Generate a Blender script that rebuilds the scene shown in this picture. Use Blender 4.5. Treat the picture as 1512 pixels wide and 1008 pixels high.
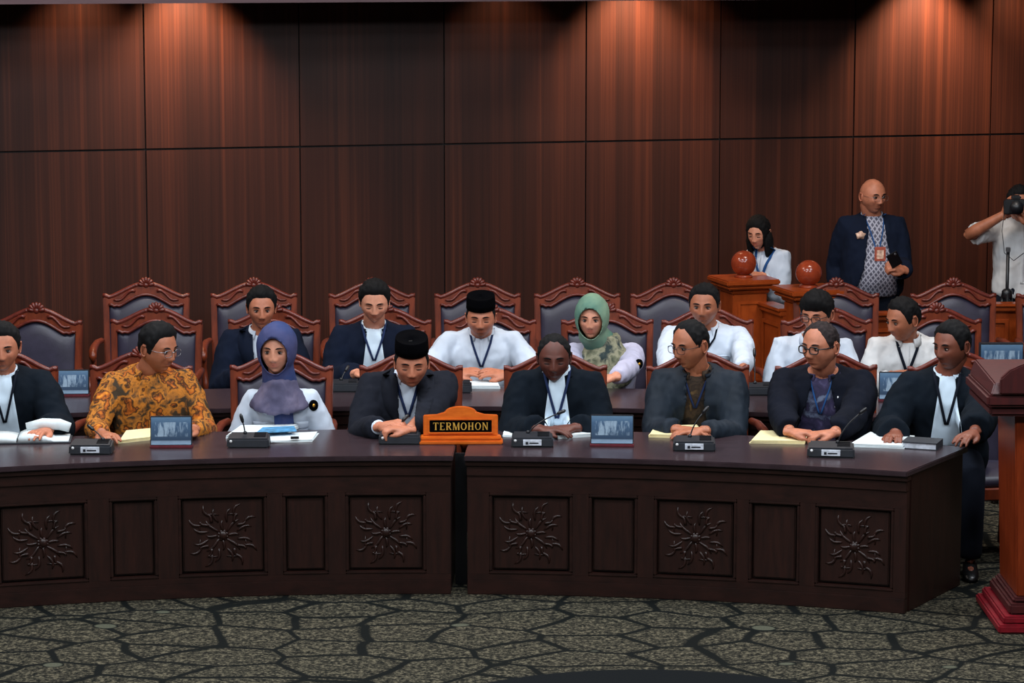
import bpy, bmesh, math, random
import numpy as np
from mathutils import Vector, Matrix, noise
from mathutils.bvhtree import BVHTree
from mathutils.geometry import intersect_line_plane
R_ = math.radians
random.seed(4)
SC = bpy.context.scene
for o in list(bpy.data.objects): bpy.data.objects.remove(o)
COL = SC.collection
# ------------------------------------------------------------------ camera
F, PITCH, HC = 4200.0, R_(8.18), 3.113
cam = bpy.data.objects.new('camera', bpy.data.cameras.new('camera')); COL.objects.link(cam)
cam.location = (0, 0, HC); cam.rotation_euler = (math.pi/2 - PITCH, 0, 0)
cam.data.sensor_width = 36.0; cam.data.lens = F*36.0/1512.0
cam.data.clip_start = .1; cam.data.clip_end = 100
SC.camera = cam
# ------------------------------------------------------------------ exposure, world, lights
SC.view_settings.view_transform = 'Standard'; SC.view_settings.look = 'None'
SC.view_settings.gamma = 1.0; SC.view_settings.use_curve_mapping = False
SC.view_settings.exposure = 0.0
w = bpy.data.worlds.new('world'); SC.world = w; w.use_nodes = True
w.node_tree.nodes['Background'].inputs[0].default_value = (.5, .55, .65, 1)
w.node_tree.nodes['Background'].inputs[1].default_value = .05
def area(name, loc, size, energy, col, rot=(0, 0, 0)):
    l = bpy.data.lights.new(name, 'AREA'); l.shape = 'RECTANGLE'; l.size, l.size_y = size; l.energy = energy; l.color = col
    o = bpy.data.objects.new(name, l); o.location = loc; o.rotation_euler = rot; COL.objects.link(o); return o
for lx in (-3.2, 0, 3.2):
    for ly in (10.6, 13.4):
        area('ceiling_and_fill_light', (lx, ly, 4.52), (1.4, .7), 92, (.86, .93, 1.0))
for lx in (-2.6, 2.6):
    area('ceiling_and_fill_light', (lx, 7.6, 4.52), (1.4, .7), 150, (.9, .95, 1.0), (R_(25), 0, 0))  # tilted pair added as front fill to brighten the faces
for lx in (-2.2, 2.2):
    area('ceiling_and_fill_light', (lx, 15.9, 4.52), (1.2, .5), 70, (1.0, .88, .78))
def spot(name, loc, energy, col, size, blend=1.0, rot=(0, 0, 0), rad=.03):
    l = bpy.data.lights.new(name, 'SPOT'); l.energy = energy; l.color = col; l.spot_size = R_(size); l.spot_blend = blend; l.shadow_soft_size = rad
    o = bpy.data.objects.new(name, l); o.location = loc; o.rotation_euler = rot; COL.objects.link(o); return o

# ------------------------------------------------------------------ pixel -> world
def ray(px, py):
    a = (px-756)/F; b = -(py-504)/F
    return Vector((a, math.cos(PITCH)+b*math.sin(PITCH), -math.sin(PITCH)+b*math.cos(PITCH)))
def atY(px, py, Y):
    d = ray(px, py); return Vector((0, 0, HC)) + d*(Y/d.y)
def atZ(px, py, z):
    d = ray(px, py); return Vector((0, 0, HC)) + d*((z-HC)/d.z)
def sm(a, b, x):
    t = min(1, max(0, (x-a)/(b-a))) if a != b else 0
    return t*t*(3-2*t)
def ga(x, s): return math.exp(-(x/s)**2)
def interp(x, pts):
    if x <= pts[0][0]: return pts[0][1]
    for (a, u), (b, v) in zip(pts, pts[1:]):
        if x <= b: return u + (v-u)*(x-a)/(b-a)
    return pts[-1][1]
# ------------------------------------------------------------------ materials
def lin(c): return tuple(((v/255)/12.92 if v/255 <= .04045 else ((v/255+.055)/1.055)**2.4) for v in c) + (1,)
class NT:
    def __init__(s, name):
        s.m = bpy.data.materials.new(name); s.m.use_nodes = True; s.n = s.m.node_tree.nodes; s.l = s.m.node_tree.links
        s.b = s.n['Principled BSDF']
    def add(s, t, **k):
        n = s.n.new(t)
        for a, v in k.items(): setattr(n, a, v)
        return n
    def link(s, a, b): s.l.new(a, b)
    def coords(s, scale=(1, 1, 1), kind='Object', rot=(0, 0, 0)):
        t = s.add('ShaderNodeTexCoord'); m = s.add('ShaderNodeMapping'); m.inputs['Scale'].default_value = scale; m.inputs['Rotation'].default_value = rot
        s.link(t.outputs[kind], m.inputs[0]); return m.outputs[0]
    def noise(s, vec, scale, detail=3, rough=.5):
        n = s.add('ShaderNodeTexNoise'); n.inputs['Scale'].default_value = scale; n.inputs['Detail'].default_value = detail; n.inputs['Roughness'].default_value = rough
        s.link(vec, n.inputs['Vector']); return n.outputs[0]
    def ramp(s, fac, stops, interp='LINEAR'):
        r = s.add('ShaderNodeValToRGB'); r.color_ramp.interpolation = interp
        e = r.color_ramp.elements
        while len(e) < len(stops): e.new(.5)
        for x, (p, c) in zip(e, stops): x.position = p; x.color = c if len(c) == 4 else lin(c)
        s.link(fac, r.inputs[0]); return r.outputs[0]
    def mix(s, fac, a, b, mode='MIX'):
        m = s.add('ShaderNodeMix', data_type='RGBA', blend_type=mode)
        for v, i in ((fac, 0), (a, 6), (b, 7)):
            if isinstance(v, (int, float)): m.inputs[i].default_value = v
            elif isinstance(v, tuple): m.inputs[i].default_value = v if len(v) == 4 else lin(v)
            else: s.link(v, m.inputs[i])
        return m.outputs[2]
    def math(s, op, a, b=0.0):
        m = s.add('ShaderNodeMath', operation=op)
        for v, i in ((a, 0), (b, 1)):
            if isinstance(v, (int, float)): m.inputs[i].default_value = v
            else: s.link(v, m.inputs[i])
        return m.outputs[0]
    def bump(s, h, strength=.3, dist=.01):
        b = s.add('ShaderNodeBump'); b.inputs['Strength'].default_value = strength; b.inputs['Distance'].default_value = dist
        s.link(h, b.inputs['Height']); s.link(b.outputs[0], s.b.inputs['Normal'])
    def out(s, col=None, rough=.5, metal=0, spec=.5):
        if col is not None:
            if isinstance(col, tuple): s.b.inputs['Base Color'].default_value = col if len(col) == 4 else lin(col)
            else: s.link(col, s.b.inputs['Base Color'])
        if isinstance(rough, (int, float)): s.b.inputs['Roughness'].default_value = rough
        else: s.link(rough, s.b.inputs['Roughness'])
        s.b.inputs['Metallic'].default_value = metal; s.b.inputs['Specular IOR Level'].default_value = spec
        return s.m
def plain(name, c, rough=.5, metal=0, spec=.5, var=.12, nscale=30, bump=0):
    t = NT(name); v = t.coords(); n = t.noise(v, nscale)
    dark = tuple(x*(1-var) for x in c); lite = tuple(min(255, x*(1+var)) for x in c)
    if bump: t.bump(t.noise(v, nscale*8), bump, .002)
    return t.out(t.ramp(n, [(.3, dark), (.7, lite)]), rough, metal, spec)
def wood(name, c1, c2, rough=.35, sc=(14, 14, 1.2), spec=.5, kind='Object', rnd=0, bump=.05):
    t = NT(name); v = t.coords(sc, kind)
    n = t.noise(v, 3, 6, .6); n2 = t.noise(v, 14, 3, .6)
    f = t.math('ADD', t.math('MULTIPLY', n, .75), t.math('MULTIPLY', n2, .25))
    if rnd:
        oi = t.add('ShaderNodeObjectInfo')
        f = t.math('ADD', f, t.math('MULTIPLY', t.math('SUBTRACT', oi.outputs['Random'], .5), rnd))
    t.bump(n2, bump, .003)
    return t.out(t.ramp(f, [(.32, c1), (.68, c2)]), rough, 0, spec)
M = {}
def wall_mat():
    t = NT('wall_veneer')
    v = t.coords((34, 2, .25)); n = t.noise(v, 1, 4, .6)
    v2 = t.coords((11, 1, .04)); s = t.add('ShaderNodeTexVoronoi'); s.inputs['Scale'].default_value = 1; t.link(v2, s.inputs['Vector'])
    bw = t.add('ShaderNodeRGBToBW'); t.link(s.outputs['Color'], bw.inputs[0])
    v3 = t.coords((130, 3, .8)); n3 = t.noise(v3, 1, 3, .6)
    f = t.math('ADD', t.math('MULTIPLY', n, .5), t.math('ADD', t.math('MULTIPLY', bw.outputs[0], .18), t.math('MULTIPLY', n3, .28)))
    t.bump(n3, .04, .002)
    return t.out(t.ramp(f, [(.3, (36, 17, 12)), (.5, (54, 26, 18)), (.72, (84, 43, 27))]), .45, 0, .3)
M['wall'] = wall_mat()
M['joint'] = plain('dark_joint', (16, 8, 8), .7)
M['fascia'] = wood('fascia_wood', (70, 50, 56), (84, 62, 68), .5, (1, 8, 8))
M['plaster'] = plain('ceiling_plaster', (190, 186, 180), .9)
M['sidewall'] = wood('side_wall_wood', (50, 24, 16), (84, 42, 27), .5)
M['chair_wood'] = wood('chair_wood', (88, 34, 17), (134, 56, 28), .36, (10, 10, 2))
M['crest_wood'] = wood('crest_wood', (78, 29, 22), (116, 46, 34), .36, (10, 10, 6))
M['uphol'] = plain('slate_leather', (50, 46, 62), .42, 0, .5, .1, 14, .15)
M['rail_wood'] = wood('rail_wood', (128, 50, 16), (172, 76, 28), .3, (5, 5, 2))
M['desk'] = wood('desk_wood', (28, 14, 11), (48, 24, 19), .38, (3, 3, 8))
M['desk_v'] = wood('desk_wood_upright', (28, 13, 10), (48, 23, 17), .4, (12, 12, 1.5))
M['desk_top'] = wood('desk_top_wood_sheen', (44, 32, 36), (58, 44, 49), .27, (3, 9, 3), .6, bump=.01)  # base colour lightened to carry the reflection on the desk top
M['lectern'] = wood('lectern_mahogany', (52, 12, 14), (76, 19, 18), .5, (12, 12, 1.5))
M['lectern_body'] = wood('lectern_body', (100, 34, 12), (136, 52, 20), .3, (12, 12, 1.5))
M['lectern_base'] = plain('lectern_base_red', (118, 12, 26), .45)
M['plaque'] = wood('plaque_wood', (196, 84, 18), (224, 112, 30), .35, (4, 4, 20))
M['gold'] = plain('gold', (206, 150, 54), .35, .7)
M['gold_letter'] = plain('gold_letter', (196, 150, 60), .5, .2)
M['black'] = plain('black_plastic', (20, 21, 25), .4)
M['mic'] = plain('mic_grey_black', (20, 24, 32), .5)
M['label'] = plain('label_white', (205, 210, 220), .5)
M['white_dot'] = plain('white_dot', (225, 225, 225), .5)
M['paper'] = plain('paper_white', (214, 222, 224), .8, var=.03)
M['paper_cream'] = plain('paper_cream', (232, 216, 164), .8, var=.03)
M['paper_blue'] = plain('paper_blue', (70, 130, 170), .7, var=.2)
M['card_red'] = plain('card_red_edge', (90, 24, 34), .5)
M['book'] = plain('book_cover', (44, 48, 54), .5)
M['metal'] = plain('metal', (150, 150, 155), .3, .9)
M['velvet'] = plain('black_velvet', (5, 5, 7), 1, 0, .03)
M['hair'] = plain('black_hair', (12, 11, 12), .8, 0, .2, .3, 60, .5)
M['hair_thin'] = plain('dark_grey_hair', (38, 30, 30), .8, 0, .2, .3, 60, .3)
M['eye_white'] = plain('eye_white', (128, 108, 100), .4)
M['iris'] = plain('iris_dark', (18, 12, 10), .2)
M['lens'] = None
def lens_mat():
    t = NT('lens_glass'); m = t.n; tr = t.add('ShaderNodeBsdfTransparent'); g = t.add('ShaderNodeBsdfGlossy'); g.inputs['Roughness'].default_value = .05
    mx = t.add('ShaderNodeMixShader'); mx.inputs[0].default_value = .07
    t.link(tr.outputs[0], mx.inputs[1]); t.link(g.outputs[0], mx.inputs[2]); t.link(mx.outputs[0], m['Material Output'].inputs[0]); return t.m
M['lens'] = lens_mat()
def skin(name, c):
    t = NT(name); a = t.add('ShaderNodeVertexColor', layer_name='tint')
    v = t.coords(); n = t.noise(v, 40, 3)
    base = t.ramp(n, [(.3, tuple(x*.94 for x in c)), (.7, tuple(min(255, x*1.05) for x in c))])
    t.bump(t.noise(v, 300), .05, .001)
    return t.out(t.mix(1.0, base, a.outputs[0], 'MULTIPLY'), .48, 0, .4)
SK = {'tan': skin('skin_tan', (184, 116, 88)), 'fair': skin('skin_fair', (208, 142, 114)), 'brown': skin('skin_brown', (124, 70, 52)),
      'dark': skin('skin_dark', (94, 52, 42)), 'mid': skin('skin_mid', (166, 102, 74))}
def cloth(name, c, rough=.95, var=.08, spec=.12):
    t = NT(name); v = t.coords(); n = t.noise(v, 9, 4); t.bump(t.noise(v, 220, 2), .12, .001)
    return t.out(t.ramp(n, [(.3, tuple(x*(1-var) for x in c)), (.7, tuple(min(255, x*(1+var)) for x in c))]), rough, 0, spec)
def batik(name, stops, scale=16, rough=.8):
    t = NT(name); v = t.coords(); d = t.add('ShaderNodeTexNoise'); d.inputs['Scale'].default_value = scale*.8; t.link(v, d.inputs['Vector'])
    vv = t.mix(.12, v, d.outputs['Color'])
    vo = t.add('ShaderNodeTexVoronoi'); vo.inputs['Scale'].default_value = scale; t.link(vv, vo.inputs['Vector'])
    n = t.noise(vv, scale*1.6, 3, .7)
    f = t.math('ADD', t.math('MULTIPLY', vo.outputs['Distance'], .6), t.math('MULTIPLY', n, .6))
    return t.out(t.ramp(f, stops), rough, 0, .25)
def lines(name, a, b, scale=40, rot=(0, .6, 0)):
    t = NT(name); v = t.coords(rot=rot); w1 = t.add('ShaderNodeTexWave'); w1.inputs['Scale'].default_value = scale*.35; w1.inputs['Distortion'].default_value = 3; t.link(v, w1.inputs['Vector'])
    v2 = t.coords(rot=(0, -.7, 0)); w2 = t.add('ShaderNodeTexWave'); w2.inputs['Scale'].default_value = scale*.3; w2.inputs['Distortion'].default_value = 2; t.link(v2, w2.inputs['Vector'])
    f = t.math('MAXIMUM', w1.outputs[1], w2.outputs[1])
    return t.out(t.ramp(f, [(.55, a), (.97, b)]), .8, 0, .25)
C = {'robe': cloth('robe_black', (14, 21, 29)), 'suit': cloth('suit_charcoal', (27, 29, 37)), 'navy': cloth('jacket_navy', (17, 24, 40)),
     'leather': cloth('jacket_blue_grey', (20, 30, 41), .7, .1, .25), 'ink': cloth('jacket_ink', (15, 18, 28)),
     'white': cloth('shirt_white', (198, 208, 222), .85, .03), 'cream': cloth('shirt_cream', (205, 205, 205), .85, .03),
     'lilac': cloth('shirt_lilac_white', (186, 184, 206), .85, .03), 'bib': cloth('bib_white', (205, 222, 236), .85, .02),
     'trouser': cloth('trouser_dark', (24, 28, 38)), 'shoe': plain('shoe_black', (14, 14, 15), .35),
     'lanyard': cloth('lanyard_black', (20, 24, 34)), 'lanyard_blue': cloth('lanyard_blue', (40, 78, 130)), 'lanyard_navy': cloth('lanyard_navy', (34, 46, 78)),
     'hijab_blue': batik('hijab_blue', [(.2, (34, 46, 84)), (.6, (46, 60, 104)), (.8, (66, 68, 106))], 5),
     'hijab_mauve': batik('hijab_mauve', [(.2, (58, 56, 78)), (.6, (82, 78, 102)), (.85, (108, 100, 122))], 9),
     'hijab_green': batik('hijab_green', [(.25, (60, 96, 88)), (.5, (84, 122, 108)), (.8, (120, 146, 122))], 5),
     'hijab_floral': batik('hijab_floral', [(.25, (44, 54, 54)), (.42, (104, 106, 84)), (.6, (150, 146, 120)), (.8, (46, 58, 58))], 16),
     'batik_orange': batik('batik_orange', [(.25, (226, 142, 44)), (.42, (178, 92, 28)), (.52, (44, 30, 20)), (.62, (196, 120, 40)), (.8, (60, 48, 34))], 17),
     'batik_dark': batik('batik_dark', [(.25, (96, 74, 44)), (.45, (40, 30, 24)), (.6, (62, 48, 36)), (.8, (24, 20, 18))], 17),
     'batik_purple': batik('batik_purple', [(.25, (90, 84, 118)), (.45, (56, 50, 80)), (.65, (40, 38, 62)), (.8, (96, 106, 130))], 15),
     'batik_grey': lines('batik_grey', (84, 84, 98), (168, 168, 182), 40)}

# ------------------------------------------------------------------ mesh builder
class MB:
    def __init__(s): s.v = []; s.f = []; s.mi = []; s.sm = []; s.cur = 0
    def add(s, vs, fs, smooth=True):
        n = len(s.v); s.v.extend(tuple(x) for x in vs)
        for f in fs: s.f.append(tuple(i+n for i in f)); s.mi.append(s.cur); s.sm.append(smooth)
    def box(s, lo, hi, mat=None, fn=None):
        x0, y0, z0 = lo; x1, y1, z1 = hi
        vs = [Vector(p) for p in ((x0, y0, z0), (x1, y0, z0), (x1, y1, z0), (x0, y1, z0), (x0, y0, z1), (x1, y0, z1), (x1, y1, z1), (x0, y1, z1))]
        if mat is not None: vs = [mat @ p for p in vs]
        s.add(vs, [(0, 3, 2, 1), (4, 5, 6, 7), (0, 1, 5, 4), (1, 2, 6, 5), (2, 3, 7, 6), (3, 0, 4, 7)], False)
    def loft(s, rings, cap=True, smooth=True, close=True):
        n = len(rings[0]); vs = [p for r in rings for p in r]; fs = []
        for i in range(len(rings)-1):
            for j in range(n if close else n-1):
                k = (j+1) % n; fs.append((i*n+j, i*n+k, (i+1)*n+k, (i+1)*n+j))
        if cap: fs.append(tuple(range(n-1, -1, -1))); fs.append(tuple((len(rings)-1)*n+j for j in range(n)))
        s.add(vs, fs, smooth)
    def tube(s, pts, rad, seg=12, cap=True, flat=1.0, up=None, round_ends=False):
        pts = [Vector(p) for p in pts]
        if not hasattr(rad, '__len__'): rad = [rad]*len(pts)
        if round_ends:
            a, b = pts[0], pts[-1]; da = (pts[0]-pts[1]).normalized(); db = (pts[-1]-pts[-2]).normalized()
            pts = [a+da*rad[0]*.95, a+da*rad[0]*.6]+pts+[b+db*rad[-1]*.6, b+db*rad[-1]*.95]
            rad = [rad[0]*.3, rad[0]*.8]+list(rad)+[rad[-1]*.8, rad[-1]*.3]
        rings = []; prev = Vector(up) if up is not None else None
        for i, p in enumerate(pts):
            d = (pts[min(i+1, len(pts)-1)]-pts[max(i-1, 0)])
            if d.length < 1e-9: d = Vector((0, 0, 1))
            d.normalize()
            if prev is None: prev = Vector((0, 0, 1)) if abs(d.z) < .9 else Vector((1, 0, 0))
            x = (prev - d*prev.dot(d))
            if x.length < 1e-6: x = d.orthogonal()
            x.normalize(); y = d.cross(x); prev = x
            rings.append([p + (x*math.cos(2*math.pi*k/seg)*flat + y*math.sin(2*math.pi*k/seg))*rad[i] for k in range(seg)])
        s.loft(rings, cap)
    def ell(s, c, r, mat=None, n=12, m=8):
        rings = []; c = Vector(c)
        for i in range(1, m):
            th = math.pi*i/m
            rings.append([Vector((r[0]*math.sin(th)*math.cos(2*math.pi*k/n), r[1]*math.sin(th)*math.sin(2*math.pi*k/n), -r[2]*math.cos(th))) for k in range(n)])
        vs = [Vector((0, 0, -r[2]))] + [p for q in rings for p in q] + [Vector((0, 0, r[2]))]
        fs = [(0, 1+(k+1) % n, 1+k) for k in range(n)]
        for i in range(len(rings)-1):
            for k in range(n): fs.append((1+i*n+k, 1+i*n+(k+1) % n, 1+(i+1)*n+(k+1) % n, 1+(i+1)*n+k))
        L = len(vs)-1; fs += [(L, 1+(m-2)*n+k, 1+(m-2)*n+(k+1) % n) for k in range(n)]
        if mat is not None: vs = [mat.to_3x3() @ p for p in vs]
        s.add([p+c for p in vs], fs)
    def prism(s, outline, y0, y1, mat=None, smooth=False):
        """outline in (x,z), extruded along y"""
        n = len(outline); vs = [Vector((x, y0, z)) for x, z in outline]+[Vector((x, y1, z)) for x, z in outline]
        if mat is not None: vs = [mat @ p for p in vs]
        s.add(vs, [tuple(range(n)), tuple(range(2*n-1, n-1, -1))] + [(i, i+n, (i+1) % n+n, (i+1) % n) for i in range(n)], smooth)
    def frameprism(s, outer, inner, y0, y1, mat=None):
        n = len(outer)
        vs = [Vector((x, y, z)) for y in (y0, y1) for ring in (outer, inner) for x, z in ring]
        if mat is not None: vs = [mat @ p for p in vs]
        fs = []
        for i in range(n):
            k = (i+1) % n
            fs += [(i, k, n+k, n+i), (2*n+i, 3*n+i, 3*n+k, 2*n+k), (i, 2*n+i, 2*n+k, k), (n+i, n+k, 3*n+k, 3*n+i)]
        s.add(vs, fs, False)
    def lathe(s, prof, c=(0, 0, 0), n=20):
        c = Vector(c); s.loft([[c+Vector((r*math.cos(2*math.pi*k/n), r*math.sin(2*math.pi*k/n), z)) for k in range(n)] for r, z in prof])
    def mesh(s, name='m'):
        me = bpy.data.meshes.new(name); me.from_pydata([tuple(v) for v in s.v], [], s.f)
        me.polygons.foreach_set('use_smooth', s.sm); me.polygons.foreach_set('material_index', s.mi); me.update(); return me
    def build(s, name, mats, parent=None, org=None, bevel=0, **tags):
        if org is not None: s.v = [tuple(Vector(v)-Vector(org)) for v in s.v]
        me = s.mesh(name)
        bm = bmesh.new(); bm.from_mesh(me); bmesh.ops.recalc_face_normals(bm, faces=bm.faces)
        if bevel: bmesh.ops.bevel(bm, geom=[e for e in bm.edges if len(e.link_faces) == 2 and e.calc_face_angle(0) > .6], offset=bevel, segments=2, affect='EDGES', clamp_overlap=True)
        bm.to_mesh(me); bm.free()
        for m in (mats if isinstance(mats, (list, tuple)) else [mats]): me.materials.append(m)
        return link(name, me, parent, org, **tags)
def link(name, me, parent=None, org=None, **tags):
    o = bpy.data.objects.new(name, me); COL.objects.link(o)
    if parent is not None: o.parent = parent
    if org is not None and parent is None: o.location = org
    for k, v in tags.items(): o[k] = v
    return o
def empty(name, loc, label=None, category=None, group=None, rz=0):
    o = bpy.data.objects.new(name, None); COL.objects.link(o); o.location = loc; o.rotation_euler = (0, 0, rz); o.empty_display_size = .1
    if label: o['label'] = label
    if category: o['category'] = category
    if group: o['group'] = group
    return o
def copy_tree(o, parent=None):
    c = o.copy(); COL.objects.link(c); c.parent = parent
    for ch in list(o.children): copy_tree(ch, c)
    return c
def remesh(mb, vox, smooth=3, fac=.5):
    me = mb.mesh('tmp'); bm = bmesh.new(); bm.from_mesh(me); bmesh.ops.recalc_face_normals(bm, faces=bm.faces); bm.to_mesh(me); bm.free()
    o = bpy.data.objects.new('tmp', me); COL.objects.link(o)
    m = o.modifiers.new('r', 'REMESH'); m.mode = 'VOXEL'; m.voxel_size = vox; m.use_smooth_shade = True
    dg = bpy.context.evaluated_depsgraph_get(); ev = o.evaluated_get(dg)
    out = bpy.data.meshes.new_from_object(ev)
    bpy.data.objects.remove(o); bpy.data.meshes.remove(me)
    n = len(out.vertices); co = np.empty(n*3); out.vertices.foreach_get('co', co); co = co.reshape(n, 3)
    e = np.empty(len(out.edges)*2, int); out.edges.foreach_get('vertices', e); e = e.reshape(-1, 2)
    deg = np.bincount(e.ravel(), minlength=n)[:, None]
    for _ in range(smooth):
        acc = np.zeros((n, 3))
        for k in range(3):
            acc[:, k] = np.bincount(e[:, 0], co[e[:, 1], k], n) + np.bincount(e[:, 1], co[e[:, 0], k], n)
        co += fac*(acc/np.maximum(deg, 1)-co)
    faces = [tuple(p.vertices) for p in out.polygons]
    bpy.data.meshes.remove(out)
    return co, faces
def vnormals(co, faces):
    nrm = np.zeros_like(co)
    q = np.array([f if len(f) == 4 else (f[0], f[1], f[2], f[2]) for f in faces])
    fn = np.cross(co[q[:, 2]]-co[q[:, 0]], co[q[:, 3]]-co[q[:, 1]])
    tri = q[:, 2] == q[:, 3]
    fn[tri] = np.cross(co[q[tri, 1]]-co[q[tri, 0]], co[q[tri, 2]]-co[q[tri, 0]])
    for k in range(4): np.add.at(nrm, q[:, k], fn)
    return nrm/np.maximum(np.linalg.norm(nrm, axis=1), 1e-9)[:, None]
def to_mesh(co, faces, name, mats, parent, tags=None, smooth=True):
    used = sorted({i for f in faces for i in f}); mp = {a: b for b, a in enumerate(used)}
    me = bpy.data.meshes.new(name); me.from_pydata([tuple(co[i]) for i in used], [], [tuple(mp[i] for i in f) for f in faces])
    me.polygons.foreach_set('use_smooth', [smooth]*len(me.polygons)); me.update()
    for m in (mats if isinstance(mats, (list, tuple)) else [mats]): me.materials.append(m)
    return link(name, me, parent, **(tags or {}))
# ------------------------------------------------------------------ the room
def carpet():
    t = NT('carpet'); v = t.coords((1, 1, 1))
    d = t.add('ShaderNodeTexNoise'); d.inputs['Scale'].default_value = 1.5; d.inputs['Detail'].default_value = 1; t.link(v, d.inputs['Vector'])
    vv = t.mix(.22, t.coords((1, 1.35, 1)), d.outputs['Color'])
    def vor(sc, feat):
        x = t.add('ShaderNodeTexVoronoi', feature=feat); x.inputs['Scale'].default_value = sc; x.inputs['Randomness'].default_value = .75; t.link(vv, x.inputs['Vector']); return x
    e = vor(3.3, 'DISTANCE_TO_EDGE').outputs['Distance']
    cell = t.ramp(e, [(.032, (0, 0, 0, 1)), (.06, (1, 1, 1, 1))])
    small = vor(3.3, 'F1').outputs['Distance']
    sp = t.noise(v, 60, 2, .7); sp2 = t.noise(v, 24, 3, .6)
    inner = t.ramp(t.math('ADD', t.math('MULTIPLY', sp, .6), t.math('MULTIPLY', sp2, .4)), [(.42, (17, 18, 16)), (.51, (52, 49, 40)), (.61, (98, 91, 74))])
    plainc = t.ramp(t.noise(v, 160, 2), [(.3, (66, 67, 56)), (.7, (84, 84, 70))])
    cen = t.ramp(small, [(.0, (1, 1, 1, 1)), (.1, (0, 0, 0, 1))])
    col = t.mix(cell, (11, 14, 13), inner)
    # second smaller dots
    v2 = t.add('ShaderNodeTexVoronoi'); v2.inputs['Scale'].default_value = 2.9; t.link(vv, v2.inputs['Vector'])
    dot = t.ramp(v2.outputs['Distance'], [(.10, (1, 1, 1, 1)), (.12, (0, 0, 0, 1))])
    dot2 = t.ramp(v2.outputs['Distance'], [(.125, (1, 1, 1, 1)), (.15, (0, 0, 0, 1))])
    col = t.mix(dot2, col, (11, 14, 13)); col = t.mix(dot, col, plainc)
    # dark ring border woven into the carpet in the well of the room
    sx = t.add('ShaderNodeVectorMath', operation='DISTANCE'); t.link(v, sx.inputs[0]); sx.inputs[1].default_value = (.55, 10.72, 0)
    ring = t.ramp(t.math('DIVIDE', sx.outputs['Value'], 2.0), [(.43, (0, 0, 0, 1)), (.435, (1, 1, 1, 1)), (.55, (1, 1, 1, 1)), (.553, (0, 0, 0, 1))])
    col = t.mix(ring, col, (13, 16, 18))
    t.bump(sp, .4, .004)
    return t.out(col, .95, 0, .1)
b = MB(); b.box((-9, -3, -.1), (9, 21, 0)); b.build('floor', carpet(), kind='structure')
b = MB(); b.box((-9, -3, 4.6), (9, 21, 4.7)); b.build('ceiling', M['plaster'], kind='structure')
b = MB(); b.box((-9.1, -3, 0), (-9, 21, 4.6)); b.build('wall_left', M['sidewall'], kind='structure')
b = MB(); b.box((9, -3, 0), (9.1, 21, 4.6)); b.build('wall_right', M['sidewall'], kind='structure')
b = MB(); b.box((-9, -3.1, 0), (9, -3, 4.6)); b.build('wall_front', M['sidewall'], kind='structure')
# back wall: straight line running away to the right
WA, WB = Vector((-3.26, 17.95, 0)), Vector((3.6, 19.62, 0))
WD = (WB-WA).normalized(); WN = Vector((WD.y, -WD.x, 0))          # normal toward the room
wang = math.atan2(WD.y, WD.x)
def wall_s(px, py=215):
    d = ray(px, py); o = Vector((0, 0, HC)); t = (WA-o).dot(WN)/d.dot(WN); return (o+d*t-WA).dot(WD)
WZ = (Vector((0, 0, HC))+ray(656, 213)*((WA-Vector((0, 0, HC))).dot(WN)/ray(656, 213).dot(WN))).z
wm = Matrix.Translation(WA) @ Matrix.Rotation(wang, 4, 'Z')       # local: x along wall, y into wall
b = MB(); b.box((-6, .02, 0), (13, .14, 4.6)); wb = b.build('wall_back', M['joint'], kind='structure'); wb.matrix_world = wm
seams = [wall_s(x) for x in (215, 443, 656, 865, 1063, 1260, 1462)]
dw = (seams[-1]-seams[0])/6
xs = [seams[0]-dw*k for k in (4, 3, 2, 1)]+seams+[seams[-1]+dw*k for k in (1, 2, 3, 4)]
for i in range(len(xs)-1):
    for z0, z1 in ((.0, WZ-.006), (WZ+.006, 3.05)):
        b = MB(); b.box((xs[i]+.004, 0, z0), (xs[i+1]-.004, .022, z1)); p = b.build('wall_panel', M['wall'], wb, bevel=.002)
# hanging valance in front of the wall with the lamps behind it
b = MB(); b.box((-6, -.95, 2.69), (13, -.85, 3.3)); o = b.build('trim_1', M['fascia'], kind='structure'); o.matrix_world = wm
b = MB(); b.box((-6, -.85, 3.05), (13, .02, 3.1)); o = b.build('trim_2', M['fascia'], kind='structure'); o.matrix_world = wm
for px, e, off in ((270, 350, .3), (930, 320, .3), (1362, 400, .3), (120, 60, .3), (1490, 60, .3), (1010, 25, .3), (740, 25, .3)):
    s_ = wall_s(px, 40); p = wm @ Vector((s_, -off, 2.98))
    spot('wall_downlight', p, e, (1.0, .66, .42), 88, 1.0, rot=(R_(14), 0, wang), rad=.04)

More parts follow.
